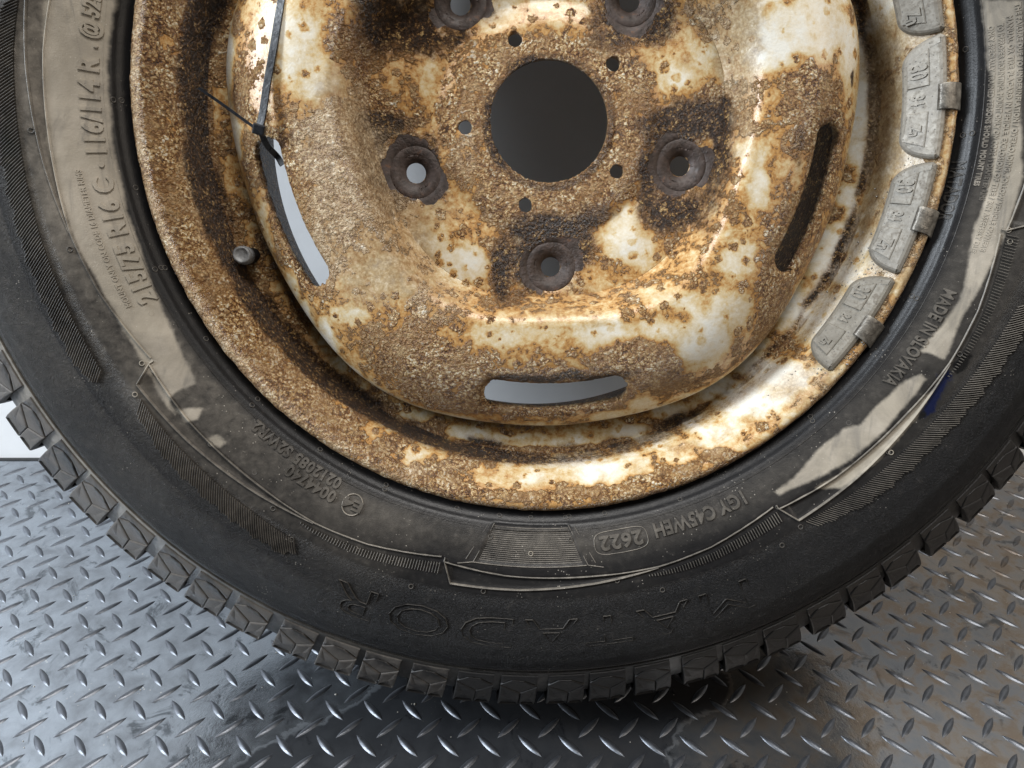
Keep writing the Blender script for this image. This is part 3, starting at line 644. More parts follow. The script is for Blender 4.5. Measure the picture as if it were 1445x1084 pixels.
TM = [tread_mat('tread_rubber_pale', .62), tread_mat('tread_rubber_plain', .25), tread_mat('tread_rubber_dark', .04)]
NB = 75
variants = []
for kx in range(3):
    bvs, bfs = block_mesh(kx)
    for mi in range(3):
        me = mesh('tread_block', np.array(bvs) * .001, bfs, TM[mi], smooth=False); variants.append((kx, mi, me))
vm = {(a, b): m for a, b, m in variants}
jit = [math.sin(k * 1.9) * .25 for k in range(NB)]
for k in range(NB):
    ang = -92.6 + 360 / NB * k + jit[k]
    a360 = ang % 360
    mi = 0 if 150 < a360 < 262 else (2 if 262 <= a360 < 345 else 1)  # paler blocks on the left, darkest at the lower right
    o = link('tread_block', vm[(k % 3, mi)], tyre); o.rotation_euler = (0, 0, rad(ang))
# centre tread: circumferential rib blocks further back, one mesh
CV, CF = [], []
for k in range(NB):
    for z0, z1, ph in ((-68, -84, .5), (-88, -104, 0), (-110, -148, .5)):
        a0 = rad(360 / NB * (k + ph)); a1 = a0 + rad(360 / NB * .8)
        b = len(CV)
        for aa in (a0, a1):
            for zz in (z0, z1):
                for r in (350, 362.5 if z1 > -140 else 359): CV.append((r * math.cos(aa), r * math.sin(aa), zz))
        CF += [(b, b + 1, b + 3, b + 2), (b + 4, b + 6, b + 7, b + 5), (b, b + 4, b + 5, b + 1), (b + 2, b + 3, b + 7, b + 6), (b + 1, b + 5, b + 7, b + 3)]
link('inner_tread_blocks', mesh('inner_tread_blocks', np.array(CV) * .001, CF, TM[2], smooth=False), tyre, kind='stuff')

# raised decor lines (thin ribs), serrated bands
def rib_strip(pts, w=.5, h=.55):
    """pts: list of (r, theta_deg); returns verts, faces of a thin raised rib lying on the sidewall"""
    P = [Vector((r * math.cos(rad(t)), r * math.sin(rad(t)))) for r, t in pts]; vs_, fs = [], []
    for i, p in enumerate(P):
        d = (P[min(i + 1, len(P) - 1)] - P[max(i - 1, 0)]).normalized(); nn = Vector((-d.y, d.x))
        for s_, hh in ((-w, -.9), (-w * .4, h), (w * .4, h), (w, -.9)):
            q = p + nn * s_; vs_.append((q.x, q.y, float(tz(q.length)) + hh))
    for i in range(len(P) - 1):
        for j in range(3):
            a = i * 4 + j; fs.append((a, a + 4, a + 5, a + 1))
    return vs_, fs


def join(parts):
    vs_, fs = [], []
    for v, f in parts:
        b = len(vs_); vs_ += list(v); fs += [tuple(i + b for i in q) for q in f]
    return vs_, fs


def dust_attrs(vs_, hz=.45):
    v = np.array(vs_); x, y = v[:, 0], v[:, 1]; d = np.zeros(len(v))
    for P in TYRE_DUST: d = np.maximum(d, np.clip(.5 + polysdf(x, y, P) / 7, 0, 1))
    z = np.zeros(len(v)); return {'dust': d, 'haze': z + hz, 'blue': z, 'ink': z, 'fuzz': z}


for q in range(8):
    t0 = -148.5 + 45 * q
    a = [(float(line_in(t)) + .2, t0 + t) for t in np.arange(0, 44.6, .5)]
    b = [(float(line_out(t)) + .2, t0 + t) for t in np.arange(1.3, 28.2, .5)]
    c = [(252.6, t0), (263.4, t0 + 1.3)]
    c0 = [(250.2, t0), (252.6, t0)]
    vs_, fs = join([rib_strip(a), rib_strip(b), rib_strip(c), rib_strip(c0)])
    link('decor_line', mesh('decor_line', np.array(vs_) * .001, fs, M_rub, attrs=dust_attrs(vs_, .5)), tyre)
    # serrated bands
    parts = []
    T_A, T_B = {0: (3, 27), 1: (9, 9), 2: (2, 37), 3: (3, 40), 7: (3, 43)}.get(q, (3, 30))
    t = T_A
    while t < T_B:
        r0 = np.interp(t, [2, 8, 20, 44], [266, 268, 269.5, 274])
        r1 = r0 + np.interp(t, [2, 8, T_B - 3, T_B], [6, 10, 11, 6]) * (1 + .12 * math.sin(t * 3.1) * math.sin(t * 1.3))
        sk = (r1 - r0) / 275 * 57.3 * .8
        n_ = 5
        parts.append(rib_strip([(r0 + (r1 - r0) * i / n_, t0 + t + sk * i / n_) for i in range(n_ + 1)], .26, .22)); t += .33
    if parts:
        v_, f_ = join(parts)
        link('serrated_band', mesh('serrated_band', np.array(v_) * .001, f_, M_rub, attrs=dust_attrs(v_, .30)), tyre, kind='stuff')
    parts = []
    t = 26.5
    while t < 44.6:
        r0 = float(line_in(t)) + 3.2; r1 = r0 + np.interp(t, [26.5, 31, 44.6], [1.0, 3.2, 6.0])
        parts.append(rib_strip([(r0, t0 + t), ((r0 + r1) / 2, t0 + t), (r1, t0 + t)], .30, .42)); t += .36
    v_, f_ = join(parts)
    if q in (3, 7): continue
    link('narrow_serrated_band', mesh('narrow_serrated_band', np.array(v_) * .001, f_, M_rub, attrs=dust_attrs(v_, .35)), tyre, kind='stuff')
# fine milled line at the shoulder
parts = []
for k in range(1400):
    t = 360 / 1400 * k
    parts.append(rib_strip([(319.2, t), (320.7, t + .06)], .22, .35))
v_, f_ = join(parts)
link('milled_edge', mesh('milled_edge', np.array(v_) * .001, f_, M_rub, attrs=dust_attrs(v_, .35)), tyre, kind='stuff')
# fine concentric milling strip between the bead and the wall
parts = []
for r in (231.6,):
    parts.append(rib_strip([(r, t) for t in np.arange(-180, 180.5, 1.0)], .25, .25))
v_, f_ = join(parts)
link('bead_line', mesh('bead_line', np.array(v_) * .001, f_, M_rub, attrs=dust_attrs(v_, .1)), tyre)
# panel frame at the bottom
fr = [[(228.8, -92.2 - 5.4), (250, -92.2 - 7.6)], [(228.8, -92.2 + 5.4), (250, -92.2 + 7.6)], [(250, -99.8 + i * .5) for i in range(31)], [(250, -99.8), (252, -101.8)], [(250, -84.6), (252, -82.6)],
      [(230, -92.2 - 6.3), (249, -92.2 - 8.6)], [(230, -92.2 + 6.3), (249, -92.2 + 8.6)]]
v_, f_ = join([rib_strip(p, .4, .5) for p in fr])
link('panel_frame', mesh('panel_frame', np.array(v_) * .001, f_, M_rub, attrs=dust_attrs(v_, .5)), tyre)
parts = []
for r in np.arange(230.5, 249, 1.05):
    hwid = np.interp(r, [226, 250], [5.0, 7.0])
    parts.append(rib_strip([(r, t) for t in np.linspace(-92.2 - hwid, -92.2 + hwid, 12)], .26, -.38))
v_, f_ = join(parts)
link('panel_milling', mesh('panel_milling', np.array(v_) * .001, f_, M_rub, attrs=dust_attrs(v_, .45)), tyre, kind='stuff')


# mould vent rings
def vent_ring():
    vs_, fs = [], []; n = 12; m = 5
    for i in range(n):
        a = 2 * math.pi * i / n
        for j in range(m):
            b = 2 * math.pi * j / m; r = 1.25 + .28 * math.cos(b); vs_.append((r * math.cos(a), r * math.sin(a), .28 * math.sin(b) + .1))
    for i in range(n):
        for j in range(m):
            fs.append((i * m + j, ((i + 1) % n) * m + j, ((i + 1) % n) * m + (j + 1) % m, i * m + (j + 1) % m))
    return vs_, fs


vv, vf = vent_ring()
vme = mesh('vent_ring', np.array(vv) * .001, vf, M_rub, attrs={k: np.zeros(len(vv)) + (.35 if k == 'haze' else 0) for k in ('dust', 'haze', 'blue', 'ink', 'fuzz')})
vme_d = mesh('vent_ring', np.array(vv) * .001, vf, M_rub, attrs={k: np.zeros(len(vv)) + (1 if k == 'dust' else 0) for k in ('dust', 'haze', 'blue', 'ink', 'fuzz')})
for r, t, dd in VENTS:
    o = link('vent_ring', vme_d if dd else vme, tyre)
    e = 1.0
    sl = float(tz(r + e) - tz(r - e)) / (2 * e)
    o.location = (r * math.cos(rad(t)) * .001, r * math.sin(rad(t)) * .001, float(tz(r)) * .001 - (.0004 if 236 < r < 300 else 0))
    o.rotation_mode = 'QUATERNION'
    nrm = Vector((-sl * math.cos(rad(t)), -sl * math.sin(rad(t)), 1)).normalized()
    o.rotation_quaternion = Vector((0, 0, 1)).rotation_difference(nrm)


# ------------------------------------------------------------------ raised lettering
def text_mesh(body, size, space=1.0, extr=.5, bold=0.0, xs=1.0):
    c = bpy.data.curves.new('txt', 'FONT'); c.body = body; c.size = size; c.space_character = space
    c.extrude = extr; c.offset = bold; c.resolution_u = 3; c.fill_mode = 'BOTH'; c.bevel_depth = .12; c.bevel_resolution = 0
    o = bpy.data.objects.new('txt', c); COL.objects.link(o)
    bpy.context.view_layer.update()
    me = bpy.data.meshes.new_from_object(o.evaluated_get(bpy.context.evaluated_depsgraph_get()))
    v = np.array([p.co[:] for p in me.vertices]); f = [tuple(p.vertices) for p in me.polygons]
    bpy.data.objects.remove(o); bpy.data.curves.remove(c); bpy.data.meshes.remove(me)
    v[:, 0] *= xs
    return v, f


def sidewall_text(body, r, th_start, th_end, size, inward=False, height=.95, mat=None, hz=.4, bold=.0, name='raised_lettering', zoff=0.0, space=1.05):
    """letters stand with their heads outwards, read clockwise from th_start (deg) to th_end"""
    v, f = text_mesh(body, size, space, .35, bold)
    x0, x1 = v[:, 0].min(), v[:, 0].max(); arc = rad(th_start - th_end) * r
    sx = arc / (x1 - x0)
    a = rad(th_start) - (v[:, 0] - x0) * sx / r; ra = r + v[:, 1]
    z = tz(ra) + zoff + np.where(v[:, 2] > 0, height, -.8) + np.where(np.abs(v[:, 2]) < .36, 0, 0)
    vs_ = np.stack([ra * np.cos(a), ra * np.sin(a), z], 1)
    at = dust_attrs(vs_, hz)
    return link(name, mesh(name, vs_ * .001, f, mat or M_rub, smooth=False, attrs=at), tyre)


M_let = rubber('lettering_rubber', (.03, .03, .03))
sidewall_text('215/75 R16 C', 233.2, -155.2, -171.5, 11.6, bold=.26, hz=.3)
sidewall_text('.', 235.5, -172.7, -173.3, 11, bold=.3, hz=.3)
sidewall_text('116/114 R', 233.2, -174.5, -185.8, 11.6, bold=.26, hz=.3)
sidewall_text('. @ 525', 233.8, -187.0, -193.2, 9.8, bold=.2, hz=.3)
sidewall_text('MOUNT ONLY ON CODE 16 DIAMETER RIMS', 245.2, -155.6, -172.6, 3.6, height=.4, hz=.3)
sidewall_text('0044740', 238.2, -119.9, -127.4, 8.2, bold=.14, hz=.3)
sidewall_text('0212085 S2WR2', 231.2, -120.2, -134.6, 7.8, bold=.14, hz=.3)
sidewall_text('E4', 237.3, -116.1, -118.9, 7.4, bold=.14, hz=.3)
ring = [(240.2 + 5.6 * math.sin(t), -117.45 - math.degrees(5.6 * math.cos(t) / 240.2)) for t in np.linspace(0, 2 * math.pi, 29)]
v_, f_ = rib_strip(ring, .42, .55)
link('approval_ring', mesh('approval_ring', np.array(v_) * .001, f_, M_rub, attrs=dust_attrs(v_, .8)), tyre)
sidewall_text('2622', 236.2, -76.7, -82.7, 10.2, bold=.1, hz=.3)
rb = []
for t in np.linspace(0, 2 * math.pi, 33):
    cx, cy = math.cos(t), math.sin(t); px_ = abs(cx) ** .45 * (1 if cx > 0 else -1) * 15.6; py_ = abs(cy) ** .6 * (1 if cy > 0 else -1) * 6.0
    rb.append((239.8 + py_, -79.7 - math.degrees(px_ / 240)))
v_, f_ = rib_strip(rb, .3, .4)
link('date_code_frame', mesh('date_code_frame', np.array(v_) * .001, f_, M_rub, attrs=dust_attrs(v_, .6)), tyre)
sidewall_text('1GY C45WEH', 235.0, -61.6, -74.9, 10.2, bold=.14, hz=.3)
sidewall_text('MADE IN SLOVAKIA', 236.6, -22.4, -37.0, 8.4, bold=.06, hz=.3)
sidewall_text('MATADOR', 223.6, -5.4, -13.6, 6.4, height=.5, hz=.1)
sidewall_text('THE FAILURE DUE TO UNDERINFLATION / OVERLOADING. FOLLOW VEHICLE OWNER\'S', 244.4, 13.2, -16.6, 3.1, height=.4, hz=.3, space=1.1)
sidewall_text('MANUAL OR TIRE PLACARD IN VEHICLE. EXPLOSION OF TIRE / RIM ASSEMBLY DUE', 240.6, 12.0, -17.0, 3.1, height=.4, hz=.3, space=1.1)
sidewall_text('TO IMPROPER MOUNTING. MOUNT ONLY ON CODE 16 DIAMETER RIMS', 236.8, 11.4, -10.4, 3.1, height=.4, hz=.3, space=1.1)
sidewall_text('ONLY SPECIALLY TRAINED PERSONS SHOULD MOUNT TIRES', 233.0, 11.4, -8.6, 3.1, height=.4, hz=.6, space=1.1)


def outline_text(body, r, t0, t1, size):
    """big worn maker's letters: only their edges still stand out"""
    v, f = text_mesh(body, size, 1.15, .0, 0)
    v2 = v[:, :2]; x0, x1 = v2[:, 0].min(), v2[:, 0].max(); sx = rad(t0 - t1) * r / (x1 - x0)
    from collections import Counter
    c = Counter()
    for q in f:
        for i in range(len(q)): c[tuple(sorted((q[i], q[(i + 1) % len(q)])))] += 1
    parts = []
    for (i, j), k in c.items():
        if k == 1:
            pts = []
            for q in (i, j):
                pts.append((r + v2[q, 1], t0 - math.degrees((v2[q, 0] - x0) * sx / r)))
            if math.hypot(pts[0][0] - pts[1][0], rad(pts[0][1] - pts[1][1]) * r) > .2:
                parts.append(rib_strip(pts, .26, .2))
    vs_, fs = join(parts)
    return link('worn_outline_lettering', mesh('worn_outline_lettering', np.array(vs_) * .001, fs, M_rub, attrs=dust_attrs(vs_, .2)), tyre)


outline_text('MATADOR', 279.5, -66, -115, 27)

# ------------------------------------------------------------------ steel rim
RP = np.array([(219.5, -15), (221.2, -9), (221.3, -4), (219.4, -1), (216.6, .3), (213.2, -.9), (210.2, -4), (207.5, -7.5), (204.5, -12), (202, -15.5), (200.2, -19), (199.0, -26), (197.8, -37), (196.8, -41.5), (195.2, -43.6),
               (192.6, -43.2), (190, -44.2), (186, -47), (182, -51), (179, -56), (178, -62), (178.5, -116), (199, -130), (201, -150), (203, -172), (219, -178), (221, -172), (221, -170)], float)
_e = np.r_[0, np.cumsum(np.hypot(*np.diff(RP, axis=0).T))]
se = np.r_[np.arange(0, _e[20], .9), np.arange(_e[20], _e[-1], 7)]
rp_ = smooth_profile(RP, _e, se, 1.0)
NR = 1400
thr = np.linspace(0, 2 * np.pi, NR, endpoint=False)
rr_, rz_ = rp_[:, 0][:, None], rp_[:, 1][:, None]
RX, RY, RZ = rr_ * np.cos(thr), rr_ * np.sin(thr), np.repeat(rz_, NR, 1)
tl = np.degrees(thr) % 360
RRm = np.repeat(rr_, NR, 1); TLm = np.repeat(tl[None], len(rp_), 0)
jj = np.repeat(se[:, None], NR, 1)
rust = np.full(RX.shape, .44) + blobsum(RX, RY, RIM_RUST) * np.where(RZ > -40, .50, .72) + .10 * fnoise(RX, RY, 20, 41, 3)
zone_f = np.clip((RRm - 199) / 3, 0, 1)                       # flange
leftish = np.clip(1 - np.abs(TLm - 190) / 85, 0, 1) ** .5
strip = (RRm < 197) * (RZ > -62)
rust += zone_f * .20 * np.clip(leftish, 0, 1)
rust += .35 * np.exp(-((RRm - 211.5) / 2.5) ** 2) * (RZ > -12)
rust += .5 * np.exp(-((RRm - 220.8) / 1.6) ** 2) + .45 * np.exp(-((RRm - 195.5) / 1.6) ** 2) * (RZ < -35)
rust += fnoise(RX, RY, 9, 2, 3) * .26
dark = .75 * np.exp(-((RZ + 31) / 9) ** 2) * (RRm > 196.5) * (RRm < 201.5) * np.clip(.35 + .65 * np.clip(1 - np.abs(TLm - 205) / 95, 0, 1) * 1.2, 0, 1)  # shade of the bead groove painted dark, strongest on the left
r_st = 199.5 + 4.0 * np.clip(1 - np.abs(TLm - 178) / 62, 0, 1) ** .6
dark += .85 * np.clip((r_st - RRm) / 1.6, 0, 1) * (RRm > 196.2) * (RZ < -12) * (RZ > -44) * np.clip(.75 + .8 * fnoise(RX, RY, 18, 97, 3), 0, 1.1) * np.clip(1.25 - np.abs(TLm - 205) / 95, 0, 1)  # ragged extra groove shade, painted on the left side
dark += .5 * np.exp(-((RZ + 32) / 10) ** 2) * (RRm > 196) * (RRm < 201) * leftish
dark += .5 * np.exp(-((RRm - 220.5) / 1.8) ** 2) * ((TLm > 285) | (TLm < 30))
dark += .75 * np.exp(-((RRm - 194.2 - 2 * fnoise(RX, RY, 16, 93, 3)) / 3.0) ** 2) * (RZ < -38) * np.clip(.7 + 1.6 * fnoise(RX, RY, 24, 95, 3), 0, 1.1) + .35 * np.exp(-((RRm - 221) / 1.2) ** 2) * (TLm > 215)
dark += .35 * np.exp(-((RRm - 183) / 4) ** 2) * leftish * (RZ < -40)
dark += (RZ < -56) * .9  # barrel behind the disc painted dark for its shade
dust_r = blobsum(RX, RY, RIM_DUST) * .9 + .22 * zone_f + .35 * zone_f * (.4 + .6 * np.clip(1 - np.abs(((TLm + 180) % 360) - 180 + 5) / 60, 0, 1))
dust_r += .5 * np.exp(-((RRm - 217) / 2.2) ** 2) * (RZ > -8) * np.clip(1 - np.abs(TLm - 190) / 80, 0, 1)
lump = np.clip(rust - .45, 0, .6)
amp = lump * (.9 * fnoise(RX, RY, 3.2, 11, 3) + .25)
RZ2 = RZ + amp * .9
RXs = RX * (1 - amp * .0015 * (np.abs(RZ + 30) < 14)); RYs = RY * (1 - amp * .0015 * (np.abs(RZ + 30) < 14))
wv_ = .5 * np.exp(-((RRm - 220.5) / 2) ** 2) * fnoise(RX, RY, 6, 4, 3)
RXs = RXs * (1 + wv_ / 220); RYs = RYs * (1 + wv_ / 220)
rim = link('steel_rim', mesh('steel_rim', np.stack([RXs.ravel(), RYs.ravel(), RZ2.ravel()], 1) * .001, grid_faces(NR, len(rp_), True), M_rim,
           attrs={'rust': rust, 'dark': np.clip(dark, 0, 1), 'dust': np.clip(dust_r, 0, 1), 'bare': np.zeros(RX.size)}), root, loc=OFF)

# ------------------------------------------------------------------ wheel disc
def disc_z(r, tdeg):
    c = np.cos(np.radians(5 * (tdeg - TH0)))
    k = .5 - .5 * c                                  # 0 in line with a bolt hole, 1 between two
    ss = lambda a, b, x: (lambda t: t * t * (3 - 2 * t))(np.clip((x - a) / (b - a), 0, 1))
    z = -29.5 + 0 * r
    z = z + 4.2 * ss(66, 50, r)                       # hub flat stands proud of the bowl
    z = z + 3.2 * k ** 1.6 * ss(62, 84, r)            # low webs between the bolts
    z = z - 1.8 * (1 - k) ** 2 * np.exp(-((r - 82) / 13) ** 2)
    r0 = 99 + 2.5 * k
    z = z + (24.5 - 3.2 * k ** 1.6) * ss(r0, r0 + 13 + 7 * k, r)
    t = np.clip((r - 121) / 50, 0, 1.2)
    z = z - (27 - 10 * k ** 1.5) * np.maximum(t, 0) ** (2.1 + .9 * k)
    z = z + 1.5 * k * ss(116, 142, r)
    Re = 170.5 + 5.4 * k ** 1.5
    e = np.clip((r - Re) / 4.5, 0, 3)
    z = z - 16 * (1 - np.sqrt(np.clip(1 - e ** 2, 0, 1))) - np.clip((r - Re) / 4.5 - 1, 0, 3) * 20
    z = z + 1.2 * np.exp(-((r - 33.6) / 2.2) ** 2)
    for q in range(5):
        a = math.radians(TH0 + 72 * q)
        x = r * np.cos(np.radians(tdeg)) - 80 * math.cos(a); y = r * np.sin(np.radians(tdeg)) - 80 * math.sin(a)
        d = np.hypot(x, y)
        z = z - .8 * ss(17.6, 15.4, d) + .55 * np.exp(-((d - 12.6) / 1.0) ** 2) - 2.4 * ss(10.8, 7.6, d) ** .8
    return z


ND = 1200
rs = np.r_[np.arange(33.2, 100, .5), np.arange(100, 176.5, .85), np.array([177.2, 178.0, 178.6])]
thd = np.linspace(0, 2 * np.pi, ND, endpoint=False)
DR, DT = np.meshgrid(rs, thd, indexing='ij')
k_ = .5 - .5 * np.cos(5 * (DT - math.radians(TH0)))
Redge = 170.5 + 5.4 * k_ ** 1.5
# squeeze the outer rings so that the outline is the rounded pentagon
lim = Redge + 4.5
DR = np.where(DR > 120, 120 + (DR - 120) * (lim - 120) / (178.6 - 120), DR)
DX, DY = DR * np.cos(DT), DR * np.sin(DT)
HOLES = []
for q in range(5):
    a = math.radians(TH0 + 72 * q); HOLES.append(('c', 80 * math.cos(a), 80 * math.sin(a), 7.4))
for t_ in (114.0, 41.5, -176.0, -34.2, -105.6):
    a = math.radians(t_); HOLES.append(('c', 46.9 * math.cos(a), 46.9 * math.sin(a), 3.9))
for q in range(5):
    HOLES.append(('s', TH0 + 72 * q, 152.6, 12.9, 9.5))


def hole_sd(x, y):
    """distance outside the nearest hole and its gradient, positive outside"""
    best = np.full(x.shape, 1e9); gxx = np.zeros(x.shape); gyy = np.zeros(x.shape)
    for h in HOLES:
        if h[0] == 'c':
            dx, dy = x - h[1], y - h[2]; d = np.hypot(dx, dy); s = d - h[3]; ux, uy = dx / (d + 1e-9), dy / (d + 1e-9)
        else:
            t0, rm, hw_, hr = h[1:]
            r = np.hypot(x, y); t = (np.degrees(np.arctan2(y, x)) - t0 + 180) % 360 - 180
            tc = np.clip(t, -hw_, hw_); ang = np.radians(tc + t0)
            cx, cy = rm * np.cos(ang), rm * np.sin(ang); dx, dy = x - cx, y - cy; d = np.hypot(dx, dy)
            s = d - hr; ux, uy = dx / (d + 1e-9), dy / (d + 1e-9)
        m = s < best; best = np.where(m, s, best); gxx = np.where(m, ux, gxx); gyy = np.where(m, uy, gyy)
    return best, gxx, gyy


sd, gxx, gyy = hole_sd(DX, DY)
cell = .92 * np.hypot(np.gradient(rs)[:, None], DR * 2 * np.pi / ND)
near = (sd > -cell) & (sd < .5 * cell)
jag = .35 * (np.hypot(DX, DY) > 100) * fnoise(DX, DY, 2.5, 21, 2)
DX = np.where(near, DX - gxx * (sd + jag), DX); DY = np.where(near, DY - gyy * (sd + jag), DY)
inside = sd < -cell
faces = grid_faces(ND, len(rs), True)
fin = (sd / cell).ravel()[faces]
keep = ~((fin <= -1).any(1) | (fin < .5).all(1))
faces = faces[keep]
RRd = np.hypot(DX, DY); TTd = np.degrees(np.arctan2(DY, DX))
DZ = disc_z(RRd, TTd)
# roll the lips of the slots inwards
slot_sd = np.where(RRd > 130, sd, 99)
DZ = DZ - 1.8 * np.exp(-np.clip(slot_sd, 0, 99) / 2.2) * (slot_sd < 20)
rustd = .45 + blobsum(DX, DY, DISC_RUST) * .74 + .15 * fnoise(DX, DY, 22, 40, 3)
rustd += .22 * np.clip((64 + 6 * fnoise(DX, DY, 12, 91, 3) - RRd) / 10, 0, 1) + .35 * np.exp(-np.clip(sd, 0, 50) / 3.5) * (RRd > 130)
rustd = rustd - .35 * np.clip((RRd - Redge + .5) / 2, 0, 1) * (k_ > .4)
darkd = blobsum(DX, DY, DISC_DARK)
darkd += 1.0 * np.clip((RRd - Redge - 1.5) / 2.5, 0, 1) + .5 * np.exp(-((RRd - 34) / 1.5) ** 2)  # outer edge darkened to paint the shade of the gap beside the rim
dustd = blobsum(DX, DY, DISC_DUST) * .95
bare = np.zeros_like(DX)
BR = [(19, 15.5, .35), (17.8, 17.5, 2.2), (17.2, 16, 4.0), (17.2, 15.6, .4), (17.5, 19, 1.2)]
for q in range(5):
    a = math.radians(TH0 + 72 * q)
    x, y = DX - 80 * math.cos(a), DY - 80 * math.sin(a); d = np.hypot(x, y); t = np.arctan2(y, x)
    r1, r2, ph = BR[q]
    edge = (r1 + r2) / 2 + (r1 - r2) / 2 * np.cos(2 * (t - ph)) + 1.3 * np.sin(3 * t + q) + 4.6 * np.maximum(0, np.cos(t - ph - .9)) ** 6 + 3.4 * fnoise(DX, DY, 8, 30 + q, 5)
    bare = np.maximum(bare, np.clip(.5 + (edge - d) / 2.4, 0, 1))
    fl = np.clip(1.4 - np.abs(d - 8.6) / 1.1, 0, 1) * np.clip(.45 + 1.3 * fnoise(DX, DY, 4, 70 + q, 3), 0, 1)
    bare = bare * (1 - .9 * fl)
    amp_d = (.95, .35, .85, .95, .75)[q]
    darkd += amp_d * np.exp(-np.clip(d - edge, 0, 99) / 6.5) * np.clip(.55 + 1.1 * fnoise(DX, DY, 14, 80 + q, 4), 0, 1)  # painted pocket shading around each bolt hole
l2 = np.clip(rustd - .4, 0, .7) * (1 - bare)
DZ = DZ + l2 * (.55 * fnoise(DX, DY, 3.0, 12, 3) + .2) + .35 * fnoise(DX, DY, 26, 8, 2)
for px_, py_, s_, dep in ((-112, -24, 4.5, -1.2), (-98, 40, 3, -.5)):
    DZ += dep * np.exp(-((DX - px_) ** 2 + (DY - py_) ** 2) / s_ ** 2)
dme = mesh('wheel_disc', np.stack([DX.ravel(), DY.ravel(), DZ.ravel()], 1) * .001, faces, M_disc,
           attrs={'rust': rustd, 'dark': np.clip(darkd, 0, 1), 'dust': np.clip(dustd, 0, 1), 'bare': bare})
bmx = bmesh.new(); bmx.from_mesh(dme)
bmesh.ops.delete(bmx, geom=[v for v in bmx.verts if not v.link_faces], context='VERTS')
bmx.to_mesh(dme); bmx.free()
disc = link('wheel_disc', dme, root, loc=OFF)
so = disc.modifiers.new('steel thickness', 'SOLIDIFY'); so.thickness = .0046; so.offset = -1

# stamped numbers on the hub flat
M_stamp = simple('stamped_recess', (.035, .018, .008), .7)


def hub_text(body, r, t_mid, size, top_out):
    v, f = text_mesh(body, size, 1.15, .02, .05)
    v[:, 0] -= (v[:, 0].min() + v[:, 0].max()) / 2
    sgn = 1 if top_out else -1
    a = rad(t_mid) - sgn * v[:, 0] / r; ra = r + sgn * v[:, 1]
    z = disc_z(ra, np.degrees(a)) + .22 + np.where(v[:, 2] > 0, .05, -.1)
    vs_ = np.stack([ra * np.cos(a), ra * np.sin(a), z], 1)
    link('stamped_number', mesh('stamped_number', vs_ * .001, f, M_stamp, smooth=False), disc)


hub_text('0661100', 44.5, -142, 4.4, True)
hub_text('BB91B', 41.5, -63, 4.2, True)

# ------------------------------------------------------------------ valve
M_valve = simple('grey_valve_cap', (.20, .205, .21), .5, .15, .35, 300)
M_black = simple('black_rubber', (.008, .008, .008), .45, 0, .2, 400)


def lathe(P, n=28, ribs=0, ramp=0.0):
    vs_, fs = [], []
    for r, z in P:
        for i in range(n):
            a = 2 * math.pi * i / n; rq = r + (ramp * (i % 2) if ribs and -1e9 < z < 1e9 and r > ribs else 0); vs_.append((rq * math.cos(a), rq * math.sin(a), z))
    for j in range(len(P) - 1):
        for i in range(n): fs.append((j * n + i, j * n + (i + 1) % n, (j + 1) * n + (i + 1) % n, (j + 1) * n + i))
    vs_.append((0, 0, P[-1][1])); c = len(vs_) - 1
    for i in range(n): fs.append(((len(P) - 1) * n + i, (len(P) - 1) * n + (i + 1) % n, c))
    return vs_, fs


vx, vy = VALVE
valve = link('valve', mesh('valve', np.array(lathe([(9.5, -9), (9.5, -3), (8.4, -1.5), (6.6, -.5), (5.2, 2), (4.6, 8), (4.4, 9)])[0]) * .001, lathe([(9.5, -9), (9.5, -3), (8.4, -1.5), (6.6, -.5), (5.2, 2), (4.6, 8), (4.4, 9)])[1], M_black), root)
valve.location = OFF + Vector((vx, vy, -46)) * .001
lean_v = Vector((vx, vy, 0)).normalized()
valve.rotation_mode = 'QUATERNION'
valve.rotation_quaternion = Vector((0, 0, 1)).rotation_difference((Vector((0, 0, 1)) - lean_v * .10).normalized())
cp = lathe([(4.3, 8), (4.6, 8.4), (4.6, 14.6), (3.9, 14.9), (3.9, 15.3), (4.35, 15.6), (4.3, 16.8), (3.9, 17.4), (3.2, 17.7), (3.0, 17.3), (.6, 17.3)], 44, 4.45, -.42)
link('valve_cap', mesh('valve_cap', np.array(cp[0]) * .00118, cp[1], M_valve), valve)

# ------------------------------------------------------------------ balance weights clipped over the flange
def zinc(name, a, b, grime):
    T = NT(name); n1 = T.noise(70, 6, .7, .8); n2 = T.noise(420, 5, .65)
    c = T.mix(T.step(n1, .35, .65), a, b)
    c = T.mix(T.math('MULTIPLY', T.step(T.math('ADD', T.math('MULTIPLY', n1, .5), T.math('MULTIPLY', n2, .5)), .50, .62), grime), c, (.085, .065, .045))
    c = T.mix(T.math('MULTIPLY', T.math('LESS_THAN', T.voro(380), .16), .6), c, (.05, .045, .04))
    return T.set(Base_Color=c, Roughness=T.lin(n2, .3, .7, .45, .7), Metallic=.15, Normal=T.bump(T.math('ADD', n2, T.math('MULTIPLY', n1, .5)), .00022))


WT = [zinc('oxidised_zinc', (.175, .16, .135), (.245, .225, .19), .55), zinc('pale_oxidised_zinc', (.24, .22, .19), (.33, .305, .26), .45), zinc('dull_oxidised_zinc', (.14, .125, .10), (.21, .19, .155), .6)]
M_wt = WT[0]
M_clip = simple('spring_steel_clip', (.20, .18, .155), .45, .5, .45, 160, .0004, (.34, .32, .28))


